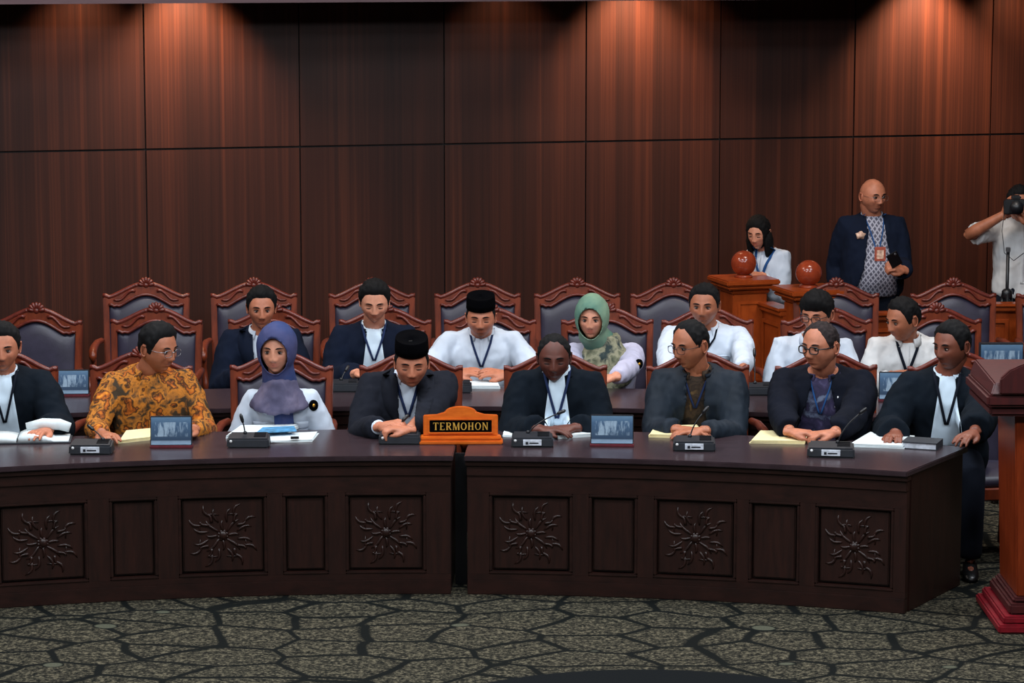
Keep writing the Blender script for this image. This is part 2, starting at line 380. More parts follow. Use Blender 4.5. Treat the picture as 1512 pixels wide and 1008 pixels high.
# ------------------------------------------------------------------ desks
DC = Vector((-.45, 6.62, 0)); DR = 6.6; ZD = .673
def arc(s, off, z): th = s/DR; return Vector((DC.x+(DR+off)*math.sin(th), DC.y+(DR+off)*math.cos(th), z))
def px2s(px, Y=13.35): return DR*math.asin(max(-.95, min(.95, ((px-756)/F*Y-DC.x)/DR)))
def arcbox(mb, s0, s1, o0, o1, z0, z1, n=None, k0=0, k1=0):
    n = n or max(1, int(abs(s1-s0)/.12)); rings = []
    for i in range(n+1):
        s = s0+(s1-s0)*i/n; f = i/n
        rings.append([arc(s+(k0*(1-f)+k1*f)*o, o, z) for o, z in ((o0, z0), (o1, z0), (o1, z1), (o0, z1))])
    mb.loft(rings, True, False)
def carving(u0, z0, hs, hz, off):
    b = MB()
    def P(u, v, d=0): return arc(u0+u*hs, off-d, z0+v*hz)
    def leaf(a, r0, r1, w, d=.006):
        pts = []; rad = []
        for i in range(6):
            f = i/5; r = r0+(r1-r0)*f; aa = a+.25*math.sin(f*3)*.5
            pts.append(P(r*math.cos(aa), r*math.sin(aa), d*.4)); rad.append(w*.8*math.sin(math.pi*(.12+.8*f))+.001)
        b.tube(pts, rad, 6)
    for k in range(8): leaf(k*math.pi/4, .14, .72 if k % 2 else .5, .009)
    for k in range(4):
        a = math.pi/4+k*math.pi/2
        for sg in (-1, 1):
            pts = []
            for i in range(10):
                f = i/9; r = .55+.28*math.sin(f*2.6); aa = a+sg*(.12+.42*f)+sg*.3*f*math.cos(f*5)
                pts.append(P(r*math.cos(aa), r*math.sin(aa), .004))
            b.tube(pts, [.008*(1-.6*i/9) for i in range(10)], 5)
            leaf(a+sg*.5, .45, .92, .009); leaf(a+sg*.28, .7, 1.16, .009)
    b.ell(P(0, 0, .004), (.022, .012, .022), n=10, m=6)
    for k in range(8): b.ell(P(.13*math.cos(k*math.pi/4+.4), .13*math.sin(k*math.pi/4+.4), .003), (.009, .007, .009), n=6, m=4)
    return b
def desk(name, label, s0, s1, ob, panels, k1=0, depth=.70, ends=(True, True), org=None, zt=ZD):
    root = empty(name, arc((s0+s1)/2, ob+.3, 0), label, 'desk'); O = root.location.copy()
    def part(mb, n, m, par=root, **k): return mb.build(n, m, par, org=O, **k)
    b = MB(); arcbox(b, s0, s1, ob-.035, ob+depth, zt-.026, zt, k1=k1); part(b, 'desk_top', M['desk_top'], bevel=.004)
    b = MB(); arcbox(b, s0+.004, s1-.004, ob-.02, ob+.03, zt-.05, zt-.0265, k1=k1); arcbox(b, s0+.01, s1-.01, ob-.008, ob+.03, zt-.10, zt-.05, k1=k1); part(b, 'frieze', M['desk'], bevel=.003)
    b = MB(); arcbox(b, s0+.02, s1-.02, ob+.034, ob+.05, .02, zt-.1, k1=k1); part(b, 'backing_board', M['desk_v'])
    b = MB(); arcbox(b, s0+.012, s1-.012, ob-.004, ob+.033, 0, .07, k1=k1); part(b, 'plinth', M['desk'], bevel=.003)
    zl, zh = .1, .492
    edges = []
    for (a, c, carved) in panels:
        edges += [a, c]
        b = MB(); n = 6; rings = []
        m_ = .022
        b2 = MB(); arcbox(b2, a+m_, c-m_, ob+.014, ob+.033, zl+m_, zh-m_)
        pn = part(b2, 'panel', M['desk_v'], bevel=.006)
        b3 = MB()
        for (q0, q1, y0, y1) in ((a, c, zl, zl+.014), (a, c, zh-.014, zh), (a, a+.014, zl+.0145, zh-.0145), (c-.014, c, zl+.0145, zh-.0145)):
            arcbox(b3, q0, q1, ob-.004, ob+.03, y0, y1)
        part(b3, 'panel_moulding', M['desk'], pn, bevel=.004)
        if carved: part(carving((a+c)/2, (zl+zh)/2, (c-a)/2*.74, (zh-zl)/2*.74, ob+.0165), 'floral_carving', M['desk_v'], pn)
    b = MB(); arcbox(b, s0+.012, s1-.012, ob, ob+.033, zh+.0005, zt-.1005, k1=k1); part(b, 'upper_rail', M['desk'])
    b = MB(); arcbox(b, s0+.012, s1-.012, ob, ob+.033, .0705, zl-.0005, k1=k1); part(b, 'lower_rail', M['desk'])
    edges = [s0+.012]+edges+[s1-.012]
    for i in range(0, len(edges), 2):
        if edges[i+1]-edges[i] > .01:
            b = MB(); arcbox(b, edges[i]+.0005, edges[i+1]-.0005, ob, ob+.033, zl, zh, k1=k1 if i == len(edges)-2 else 0); part(b, 'stile', M['desk_v'])
    if ends[0]:
        b = MB(); arcbox(b, s0+.012, s0+.045, ob+.05, ob+depth-.03, 0, zt-.027, n=1); part(b, 'end_panel', M['desk_v'], bevel=.003)
    if ends[1]:
        b = MB(); arcbox(b, s1-.045, s1-.012, ob+.05, ob+depth-.03, 0, zt-.027, n=1, k0=k1, k1=k1); part(b, 'end_panel', M['desk_v'], bevel=.003)
    return root
S = px2s
L0, G0, G1, R1 = S(-420), S(664), S(690), S(1343, 13.05)
LD = desk('curved_desk', 'long dark carved desk on the left of the gap, under the orange name plaque', L0, G0+.014, 0,
     [(S(-245), S(-120), True), (S(-90), S(-25), False), (S(5), S(132), True), (S(163), S(232), False), (S(262), S(392), True), (S(415), S(482), False), (S(508), S(628), True)])
fb = MB(); arcbox(fb, G0+.0145, G1-.0145, .2, .22, 0, ZD-.03); fb.build('dark_gap_board', M['black'], LD, org=LD.location.copy())  # black board added so the gap between the desks looks dark
desk('curved_desk', 'dark carved desk on the right of the gap, with a bare end beside the lectern', G1-.014, R1, 0,
     [(S(722), S(846), True), (S(870), S(942), False), (S(966), S(1088, 13.3), True), (S(1108, 13.2), S(1182, 13.2), False), (S(1206, 13.15), S(1322, 13.05), True)], k1=.17)
OB2 = 1.42
s2a, s2b = -2.3, 2.12
desk('rear_desk', 'second-row dark desk running behind the front row of people', s2a, s2b, OB2,
     [(-2.1, -1.8, False), (-1.7, -1.3, False), (-1.2, -.8, False), (-.7, -.3, False), (-.2, .2, False), (.3, .7, False), (.8, 1.2, False), (1.3, 1.7, False), (1.75, 2.05, False)], depth=.62)

# ------------------------------------------------------------------ chairs
def crest_z(u):   # u -1..1, serpentine crest outline
    a = abs(u); return .70 + .085*(math.cos(math.pi*min(1, a/.92))*.5+.5)**.8 + (.012 if a > .9 else 0)
def make_chair():
    root = empty('court_chair', (0, 0, 0)); W = .265; tilt = .10
    T = Matrix.Translation((0, .23, .195)) @ Matrix.Rotation(-tilt, 4, 'X')   # back plane, local z from 0
    N = 28
    top = [(u*W, crest_z(u)-.0) for u in [-1+2*i/N for i in range(N+1)]]
    inn = [(x*.86, z-.056-(.012 if abs(x) < .2 else 0)) for x, z in top]
    outer = top + [(W-.012, 0.13), (-W+.012, 0.13)]
    inner = inn + [(W*.82, .17), (-W*.82, .17)]
    b = MB(); b.frameprism([(x, z) for x, z in outer], inner, -.02, .02, T); b.build('back_frame', M['chair_wood'], root, bevel=.005)
    # crest rail moulding and shell
    b = MB()
    b.tube([T @ Vector((x, -.012, z+.003)) for x, z in top], .014, 8)
    b.tube([T @ Vector((x, -.024, z+.004)) for x, z in inn], .009, 8)
    for sg in (-1, 1):
        b.tube([T @ Vector((sg*W*(.25+.5*f), -.026, crest_z(.25+.5*f)-.03+.012*math.sin(f*7))) for f in [i/8 for i in range(9)]], [.010*(1-.5*i/8) for i in range(9)], 7)
    b.build('crest_rail', M['crest_wood'], root)
    b = MB()
    for k in range(7):
        a = math.pi*(k+.5)/7; r = .052
        b.tube([T @ Vector((math.cos(a)*r*f, -.012-.012*math.sin(f*2.5), .775+math.sin(a)*r*f)) for f in (.15, .5, .85, 1)], [.006, .011, .012, .006], 7)
    b.ell(T @ Vector((0, -.02, .778)), (.018, .012, .016), n=10, m=6)
    for sg in (-1, 1): b.ell(T @ Vector((sg*.06, -.015, .777)), (.022, .012, .012), n=8, m=6)
    b.build('shell_ornament', M['crest_wood'], root)
    # upholstery: gently domed
    b = MB(); nx, nz = len(inn), 14; vs = []; fs = []
    for side in (0, 1):
        for i, (x, zt_) in enumerate(inn):
            for j in range(nz+1):
                g = j/nz; u = abs(2*i/(nx-1)-1); v_ = abs(2*g-1); dome = (1-u**5)*(1-v_**5)
                vs.append(T @ Vector((x*1.01, (-.006-.03*dome**.6) if side == 0 else .018, .165+(zt_+.004-.165)*g)))
    M1 = nx*(nz+1)
    for i in range(nx-1):
        for j in range(nz):
            a = i*(nz+1)+j; c_ = a+nz+1; fs.append((a, c_, c_+1, a+1)); fs.append((M1+a, M1+a+1, M1+c_+1, M1+c_))
    bd = [i*(nz+1) for i in range(nx)]+[(nx-1)*(nz+1)+j for j in range(1, nz+1)]+[i*(nz+1)+nz for i in range(nx-2, -1, -1)]+[j for j in range(nz-1, 0, -1)]
    for q in range(len(bd)): p_, p2_ = bd[q], bd[(q+1) % len(bd)]; fs.append((p_, M1+p_, M1+p2_, p2_))
    b.add(vs, fs); b.build('backrest', M['uphol'], root)
    b = MB(); n = 24
    def sq(r, z, dy=0): return [Vector((.25*r*math.copysign(abs(math.cos(a))**.45, math.cos(a)), -.02+dy+.235*r*math.copysign(abs(math.sin(a))**.45, math.sin(a)), z)) for a in [2*math.pi*i/n for i in range(n)]]
    b.loft([sq(.96, .385), sq(1, .40), sq(1, .425), sq(.9, .445), sq(.5, .455)]); b.build('seat', M['uphol'], root)
    b = MB(); b.loft([sq(1.03, .325), sq(1.05, .33), sq(1.05, .38), sq(1.0, .386)], smooth=False); b.build('seat_rail', M['chair_wood'], root)
    for sg in (-1, 1):
        b = MB()
        b.tube([(sg*.27, .22, .64), (sg*.285, .1, .645), (sg*.29, -.05, .635), (sg*.285, -.16, .625), (sg*.28, -.205, .60), (sg*.28, -.20, .57)], [.018, .02, .024, .026, .024, .012], 10)
        b.tube([(sg*.28, -.17, .61), (sg*.282, -.13, .53), (sg*.272, -.17, .44), (sg*.262, -.19, .36)], [.018, .016, .018, .02], 10)
        b.build('armrest', M['chair_wood'], root)
        b = MB(); b.tube([(sg*.225, -.22, .35), (sg*.235, -.235, .25), (sg*.225, -.225, .12), (sg*.235, -.245, .02), (sg*.235, -.25, 0)], [.028, .03, .018, .022, .026], 10); b.build('leg', M['chair_wood'], root)
        b = MB(); b.tube([(sg*.235, .21, .40), (sg*.235, .215, .2), (sg*.235, .245, .0)], [.022, .02, .018], 8); b.build('leg', M['chair_wood'], root)
    return root
chair0 = make_chair(); used = False
def chair(px, py, Y, label, group, rz=None):
    """crest ornament at pixel px; foot of back on the floor near depth Y"""
    global used
    c = copy_tree(chair0) if used else chair0; used = True
    X = atY(px, py, Y).x
    if rz is None: rz = -math.atan2(DC.x-X, Y-6.6+8)*.8
    c.location = (X-math.sin(rz)*-.31*0, Y-.31, 0); c.rotation_euler = (0, 0, rz); c['label'] = label; c['category'] = 'chair'; c['group'] = group
    return c
FY, MY, BY = 14.42, 16.16, 17.35
front = [(2, 'front-row chair holding the man cut off by the left edge'), (203, 'front-row chair behind the man in orange batik'), (413, 'front-row chair framing the woman in the blue headscarf'),
 (607, 'front-row chair behind the dark-suited man with the black cap'), (823, 'front-row chair of the robed man right of the name plaque'), (1036, 'front-row chair under the man in glasses and grey-blue jacket'),
 (1228, 'front-row chair under the man in purple batik'), (1425, 'front-row chair at the desk end beside the lectern')]
for x, l in front: chair(x, 540, FY, 'red-brown '+l, 'front row of carved chairs')
mid = [(47, 'empty middle-row carved chair nearest the left edge, slate back'), (226, 'empty middle-row carved chair directly behind the orange batik man'), (402, 'middle-row carved chair of the young man in the dark blazer'),
 (568, 'middle-row carved chair of the dark-robed man looking down'), (725, 'middle-row carved chair of the white-shirted man in black cap'), (900, 'middle-row carved chair of the woman in green headscarf'),
 (1050, 'middle-row carved chair of the white-shirted man below the left wooden ball post'), (1228, 'middle-row carved chair of the young man with thick fringe and glasses'), (1392, 'middle-row carved chair of the man in cream shirt looking left')]
for x, l in mid: chair(x, 460, MY, l, 'middle row of carved chairs')
back = [(219, 'back-row carved chair by the wall, furthest left'), (378, 'back-row carved chair behind the young man in the blazer'), (552, 'back-row carved chair behind the dark-robed man looking down'),
 (708, 'back-row carved chair behind the white-shirted man in black cap'), (855, 'back-row carved chair behind the green headscarf woman'), (997, 'back-row carved chair left of the ball-topped posts'),
 (1237, 'back-row carved chair in front of the standing bald man'), (1410, 'back-row carved chair between the bald man and the photographer'), (1566, 'back-row carved chair cut off by the right edge')]
for x, l in back: chair(x, 420, BY, l, 'back row of carved chairs', rz=.04)

# ------------------------------------------------------------------ railing with ball posts
M['ball'] = wood('ball_wood', (120, 44, 26), (158, 66, 38), .16, (5, 5, 5))
def sqp(b, x, y, h, z0, z1, mat): b.box((x-h, y-h, z0), (x+h, y+h, z1), mat)
P1 = atY(1098, 405, 17.9); P2 = atY(1194, 420, 17.45)
def post(p, label, zc, ra):
    r = empty('newel_post', (p.x, p.y, 0), label, 'post', 'ball-topped newel posts'); I = Matrix.Rotation(ra, 4, 'Z')
    b = MB(); sqp(b, 0, 0, .115, 0, zc-.09, I); b.build('shaft', M['rail_wood'], r, bevel=.006)
    b = MB(); sqp(b, 0, 0, .13, zc-.09, zc-.06, I); sqp(b, 0, 0, .165, zc-.06, zc-.035, I); sqp(b, 0, 0, .18, zc-.035, zc, I); b.build('cap', M['rail_wood'], r, bevel=.008)
    b = MB(); b.lathe([(.06, zc), (.055, zc+.012), (.035, zc+.02)]); b.ell((0, 0, zc+.09), (.082, .082, .08), n=24, m=16); b.build('ball', M['ball'], r)
    b = MB(); b.frameprism([(-.085, .3), (.085, .3), (.085, zc-.14), (-.085, zc-.14)], [(-.065, .32), (.065, .32), (.065, zc-.16), (-.065, zc-.16)], -.122, -.114, I); b.build('shaft_moulding', M['rail_wood'], r, bevel=.003)
zc1 = atY(1098, 409, 17.9).z; zc2 = atY(1194, 424, 17.45).z
post(P1, 'orange-brown newel post topped by a wooden ball, left of the pair beside the standing woman', zc1, .3)
post(P2, 'orange-brown newel post topped by a wooden ball, right of the pair nearer the bald man', zc2, .3)
def parapet(A, B, z, label, n):
    A = Vector(A); B = Vector(B); d = B-A; L = d.length; r = empty('panelled_parapet', A, label, 'railing', rz=math.atan2(d.y, d.x))
    b = MB(); b.box((0, -.02, 0), (L, .02, z-.05)); b.build('board', M['rail_wood'], r)
    b = MB(); b.box((0, -.045, z-.05), (L, .045, z-.02)); b.box((0, -.06, z-.02), (L, .06, z)); b.build('handrail', M['rail_wood'], r, bevel=.006)
    for i in range(n):
        x0, x1 = L*i/n+.03, L*(i+1)/n-.03
        b = MB(); b.frameprism([(x0, .15), (x1, .15), (x1, z-.1), (x0, z-.1)], [(x0+.025, .175), (x1-.025, .175), (x1-.025, z-.125), (x0+.025, z-.125)], -.034, -.02); b.box((x0+.05, -.03, .2), (x1-.05, -.02, z-.15)); b.build('panel', M['rail_wood'], r, bevel=.003)
dd = (P2-P1); dd.z = 0
zr = atY(1150, 452, 17.6).z
parapet((P1.x+.13, P1.y-.06, 0), (P2.x-.13, P2.y+.04, 0), zr, 'low orange-brown panelled rail between the two ball-topped posts', 1)
parapet((P2.x+.13, P2.y+.06, 0), (P2.x+1.05, P2.y+.18, 0), zr-.03, 'low panelled rail running right from the nearer ball post behind the chairs', 2)
pa = atY(1440, 450, 17.62); parapet((pa.x, 17.62, 0), (pa.x+.95, 17.62, 0), atY(1470, 447, 17.62).z, 'orange-brown panelled barrier before the photographer at the right edge', 4)

# ------------------------------------------------------------------ lectern
LP = atZ(1606, 936, 0)
r = empty('lectern', (LP.x, LP.y+.3, 0), 'dark red mahogany lectern standing on a stepped crimson base at the right edge', 'lectern'); hb = -.3
def zat(y, Y=12.5): return atY(1500, y, Y).z
b = MB(); b.box((-.40, hb, 0), (.40, .34, .04)); b.box((-.375, hb+.02, .04), (.375, .32, .075)); b.build('base', M['lectern_base'], r, bevel=.008)
b = MB(); b.box((-.345, hb+.05, .075), (.345, .29, .125)); b.box((-.325, hb+.07, .125), (.325, .27, .15)); b.build('plinth', M['lectern'], r, bevel=.01)
b = MB(); b.prism([(-.305, .15), (.305, .15), (.335, .99), (-.335, .99)], hb+.09, .25); b.build('body', M['lectern_body'], r, bevel=.006)
b = MB(); b.frameprism([(-.2, .22), (.2, .22), (.21, .93), (-.21, .93)], [(-.185, .235), (.185, .235), (.195, .915), (-.195, .915)], hb+.082, hb+.09); b.build('gold_inlay', M['gold'], r)
b = MB(); b.box((-.46, hb+.02, .985), (.46, .3, 1.03)); b.box((-.475, hb, 1.03), (.475, .32, 1.085)); b.build('cornice', M['lectern'], r, bevel=.012)
b = MB(); b.add([(-.46, hb+.0, 1.085), (.46, hb+.0, 1.085), (.46, .3, 1.085), (-.46, .3, 1.085), (-.44, hb+.03, 1.135), (.44, hb+.03, 1.135), (.44, .28, 1.16), (-.44, .28, 1.16)],
  [(0, 3, 2, 1), (4, 5, 6, 7), (0, 1, 5, 4), (1, 2, 6, 5), (2, 3, 7, 6), (3, 0, 4, 7)], False); b.build('reading_top', M['lectern'], r, bevel=.006)
b = MB(); out = [(-.42, 1.09)]+[(-.42+.84*i/20, 1.16+.12*math.sin(math.pi*i/20)**.6) for i in range(21)]+[(.42, 1.09)]; b.prism(out, hb-.012, hb+.02); b.build('front_crest', M['lectern'], r, bevel=.006)
b = MB(); n = 24
b.frameprism([(.085*math.cos(2*math.pi*i/n), 1.17+.085*math.sin(2*math.pi*i/n)) for i in range(n)], [(.06*math.cos(2*math.pi*i/n), 1.17+.06*math.sin(2*math.pi*i/n)) for i in range(n)], hb-.02, hb-.012); b.build('gold_emblem', M['gold'], r)

# ------------------------------------------------------------------ name plaque
ST = {'T': [('h', 0, 1, .92, 1), ('v', .5), ('s', 0, .78), ('s', .9, .78)], }
def letter(b, ch, x0, z0, w, h, T, y0=-.003, y1=0.0):
    a = h*.17; t = h*.075
    def rect(xa, za, xb, zb): b.prism([(x0+xa*w, z0+za*h), (x0+xb*w, z0+za*h), (x0+xb*w, z0+zb*h), (x0+xa*w, z0+zb*h)], y0, y1, T)
    def stem(x, za=0, zb=1, k=1.0): rect(x-a/w/2*k, za, x+a/w/2*k, zb)
    def serif(x, z, s=.17): rect(x-s, z-.035 if z > .5 else z, x+s, z if z > .5 else z+.07)
    def diag(xa, za, xb, zb, k=1.0):
        q = a/w/2*k; b.prism([(x0+(xa-q)*w, z0+za*h), (x0+(xa+q)*w, z0+za*h), (x0+(xb+q)*w, z0+zb*h), (x0+(xb-q)*w, z0+zb*h)], y0, y1, T)
    if ch == 'T': stem(.5); rect(.02, .93, .98, 1); rect(.02, .78, .09, 1); rect(.91, .78, .98, 1); serif(.5, 0)
    if ch == 'E': stem(.25); rect(.05, .93, .92, 1); rect(.25, .48, .7, .55); rect(.05, 0, .95, .07); rect(.86, .8, .92, 1); rect(.89, 0, .95, .22)
    if ch in 'R':
        stem(.22); serif(.22, 0); rect(.03, .93, .6, 1); rect(.22, .47, .6, .54); 
        n = 10; o = [(.58+.3*math.sin(math.pi*i/n), .735-.265*math.cos(math.pi*i/n)) for i in range(n+1)]; i_ = [(.55+.14*math.sin(math.pi*i/n), .735-.20*math.cos(math.pi*i/n)) for i in range(n+1)]
        for i in range(n): b.prism([(x0+p[0]*w, z0+p[1]*h) for p in (o[i], o[i+1], i_[i+1], i_[i])], y0, y1, T)
        diag(.85, 0, .5, .5); rect(.75, 0, 1, .06)
    if ch == 'O':
        n = 20; o = [(.5+.48*math.cos(2*math.pi*i/n), .5+.51*math.sin(2*math.pi*i/n)) for i in range(n)]; i_ = [(.5+.29*math.cos(2*math.pi*i/n), .5+.44*math.sin(2*math.pi*i/n)) for i in range(n)]
        b.frameprism([(x0+p[0]*w, z0+p[1]*h) for p in o], [(x0+p[0]*w, z0+p[1]*h) for p in i_], y0, y1, T)
    if ch == 'H': stem(.22); stem(.78); rect(.22, .47, .78, .54); [serif(x, z) for x in (.22, .78) for z in (0, 1)]
    if ch == 'N': stem(.17, k=.6); stem(.83, k=.6); diag(.83, 0, .2, 1); [serif(x, z, .14) for x, z in ((.17, 0), (.17, 1), (.83, 1))]
    if ch == 'M': stem(.12, k=.55); stem(.87); diag(.5, 0, .17, 1); diag(.46, 0, .84, 1, .5); [serif(x, z, .11) for x, z in ((.12, 0), (.12, 1), (.87, 0), (.87, 1))]
pp = atZ(680, 656, ZD)
r = empty('name_plaque', (pp.x, pp.y+.035, ZD), 'orange wooden desk plaque with gold lettering TERMOHON and arched top', 'sign', rz=.02)
b = MB(); b.box((-.203, -.045, 0), (.203, .045, .02)); b.box((-.195, -.035, .02), (.195, .035, .038)); b.build('base', M['plaque'], r, bevel=.005)
Tp = Matrix.Translation((0, 0, .038)) @ Matrix.Rotation(-.08, 4, 'X')
out = [(-.18, 0), (.18, 0), (.18, .1), (.115, .103), (.085, .112)]+[(.075*math.cos(math.pi*i/12), .114+.028*math.sin(math.pi*i/12)) for i in range(13)]+[(-.085, .112), (-.115, .103), (-.18, .1)]
b = MB(); b.prism(out, -.012, .012, Tp); b.build('board', M['plaque'], r, bevel=.004)
b = MB(); b.prism([(-.150, .017), (.150, .017), (.150, .075), (-.150, .075)], -.0145, -.012, Tp); b.build('black_field', M['velvet'], r)
b = MB(); b.frameprism([(-.158, .009), (.158, .009), (.158, .083), (-.158, .083)], [(-.15, .017), (.15, .017), (.15, .075), (-.15, .075)], -.019, -.012, Tp); b.build('field_frame', M['plaque'], r, bevel=.002)
T2 = Tp @ Matrix.Translation((0, -.0145, 0)); wid = {'T': .027, 'E': .026, 'R': .028, 'M': .034, 'O': .03, 'H': .030, 'N': .030}
word = 'TERMOHON'; x = -(sum(wid[c] for c in word)+.0045*7)/2
for c in word:
    b = MB(); letter(b, c, x, .028, wid[c], .036, T2); b.build('letter', M['gold_letter'], r); x += wid[c]+.0045

# ------------------------------------------------------------------ things on the desks
def mic(px, py, label, z=ZD, rz=0, plate=True, lean=(.05, .02), neck=.2, sc=1.0, group='delegate microphones on the front desk', neckside=-.02):
    p = atZ(px, py, z); r = empty('conference_microphone', (p.x, p.y+.06, z), label, 'microphone', group, rz)
    b = MB(); w, d = .102*sc, .062*sc
    b.add([(-w, -d, 0), (w, -d, 0), (w, d, 0), (-w, d, 0), (-w*.98, -d*.9, .046), (w*.98, -d*.9, .046), (w*.93, d*.9, .062), (-w*.93, d*.9, .062)], [(0, 3, 2, 1), (4, 5, 6, 7), (0, 1, 5, 4), (1, 2, 6, 5), (2, 3, 7, 6), (3, 0, 4, 7)], False)
    b.build('base', M['mic'], r, bevel=.008)
    T = Matrix.Translation((0, -d*.98, .012)) 
    if plate:
        b = MB(); b.box((-.044, -.006, .0), (.044, .003, .028), T); pl = b.build('label_plate', M['label'], r, bevel=.001)
        b = MB(); b.box((-.032, -.0075, .006), (-.02, -.0055, .018), T); b.box((-.014, -.0075, .009), (.03, -.0055, .015), T); b.build('plate_print', M['mic'], pl)
    b = MB(); b.ell((-w*.8, -d*.93, .034), (.007, .005, .007), n=8, m=5); b.build('button', M['white_dot'], r)
    b = MB()
    for i in range(6): b.box((w*.25, -d*.45+i*.013, .048+i*.0018), (w*.8, -d*.45+i*.013+.006, .053+i*.0018))
    b.build('speaker_grille', M['black'], r)
    pts = [Vector((neckside, d*.4, .045))]
    for i in range(1, 9):
        f = i/8; pts.append(Vector((neckside+lean[0]*f**1.6, d*.4+lean[1]*f, .045+neck*f*(1-.12*f))))
    b = MB(); b.lathe([(.010, .05), (.009, .066), (.005, .07)], (neckside, d*.4, 0), 10); b.tube(pts, .0032, 8); b.build('gooseneck', M['black'], r)
    dv = (pts[-1]-pts[-2]).normalized(); b = MB(); b.tube([pts[-1], pts[-1]+dv*.012, pts[-1]+dv*.035, pts[-1]+dv*.045], [.006, .0085, .0085, .004], 10); b.build('mic_head', M['black'], r)
mic(133, 672, 'black conference microphone unit with white plate before the open binder', lean=(-.05, .05), neck=.06, neckside=.05)
mic(366, 662, 'black conference microphone unit in front of the blue headscarf woman', plate=False, lean=(-.01, .0), neck=.075)
mic(590, 657, 'black conference microphone unit left of the orange plaque', plate=False, lean=(.03, .03), neck=.06)
mic(786, 661, 'black conference microphone unit with white plate right of the orange plaque', lean=(.14, -.0), neck=.12)
mic(1026, 667, 'black conference microphone unit with white plate before the man in grey-blue jacket', lean=(.06, .02), neck=.14, rz=-.05)
mic(1229, 676, 'black conference microphone unit with white plate before the purple batik man', lean=(.10, .02), neck=.17, rz=-.12, sc=1.1, neckside=.03)
G2 = 'microphones on the second desk'
mic(1122, 585, 'small microphone unit on the second desk beside the man in white at the right', lean=(.0, .05), neck=.17, plate=False, group=G2, sc=.8)
mic(508, 580, 'microphone unit on the second desk before the dark-robed man looking down', lean=(.02, .05), neck=.06, plate=False, group=G2, sc=.8)
mic(680, 582, 'microphone unit on the second desk in front of the white-shirted man in black cap', lean=(.0, .05), neck=.06, plate=False, group=G2, sc=.6)
def pic_mat():
    t = NT('printed_picture'); v = t.coords((1, 1, 1), 'Generated'); s = t.add('ShaderNodeSeparateXYZ'); t.link(v, s.inputs[0])
    n = t.noise(v, 7, 3); wn = t.noise(t.coords((9, 1, 1.6), 'Generated'), 1, 3, .7); wn = t.ramp(wn, [(.42, (0, 0, 0, 1)), (.6, (1, 1, 1, 1))])
    colr = t.ramp(s.outputs['Z'], [(0, (150, 180, 205)), (.13, (140, 162, 184)), (.17, (52, 70, 92)), (.36, (66, 88, 112)), (.75, (76, 104, 134)), (1, (106, 138, 166))])
    mid = t.math('MULTIPLY', t.math('LESS_THAN', t.math('ABSOLUTE', t.math('SUBTRACT', s.outputs['Z'], .56)), .26), t.math('LESS_THAN', t.math('ABSOLUTE', t.math('SUBTRACT', s.outputs['X'], .5)), .42))
    m = t.math('MULTIPLY', mid, t.math('MULTIPLY', wn, .8))
    col = t.mix(m, colr, (178, 200, 218)); col = t.mix(t.math('MULTIPLY', n, .35), col, (36, 58, 88))
    return t.out(col, .35)
M['pic'] = pic_mat()
def card(px, py, label, z=ZD, rz=0, w=.19, h=.145, group='printed picture boxes on the desks'):
    p = atZ(px, py, z); r = empty('picture_box', (p.x, p.y+.03, z), label, 'box', group, rz); T = Matrix.Rotation(-.12, 4, 'X')
    b = MB(); b.box((-w/2-.006, -.03, 0), (w/2+.006, .05, .012)); b.build('stand_foot', M['card_red'], r, bevel=.002)
    b = MB(); b.box((-w/2-.004, -.012, .01), (w/2+.004, .02, h+.006), T); b.build('backing', M['mic'], r, bevel=.003)
    b = MB(); b.box((-w/2, -.016, .014), (w/2, -.012, h), T); b.build('printed_face', M['pic'], r)
card(252, 662, 'blue printed picture box standing before the orange batik man', rz=.03)
card(904, 660, 'blue printed picture box on the front desk right of the plaque', rz=-.05, w=.198)
zq = ZD
card(107, 586, 'small blue printed picture box on the second desk near the left edge', rz=.05, w=.16, h=.135)
card(1328, 594, 'blue printed picture box on the second desk behind the desk-end man', rz=-.1, w=.2, h=.15)
# side table behind the last seat
tp = Vector((3.12, 15.55, 0)); r = empty('side_table', tp, 'small dark side table behind the lectern holding a blue box', 'table')
b = MB(); b.box((-.5, -.2, ZD-.03), (.4, .2, ZD)); b.build('table_top', M['desk_top'], r, bevel=.004)
for sx in (-.46, .36):
    for sy in (-.16, .16):
        b = MB(); b.tube([(sx, sy, ZD-.031), (sx, sy, .3), (sx, sy, 0)], [.022, .018, .022], 8); b.build('leg', M['desk_v'], r)
p = atY(1478, 530, 15.55); r = empty('picture_box', (p.x, 15.55, ZD), 'blue picture box poking out above the lectern beside the desk-end man', 'box', 'printed picture boxes on the desks')
b = MB(); hh = atY(1478, 506, 15.55).z-ZD
b.box((-.12, -.02, 0), (.12, .03, hh)); b.build('backing', M['mic'], r, bevel=.003); b = MB(); b.box((-.115, -.024, .01), (.115, -.02, hh-.008)); b.build('printed_face', M['pic'], r)

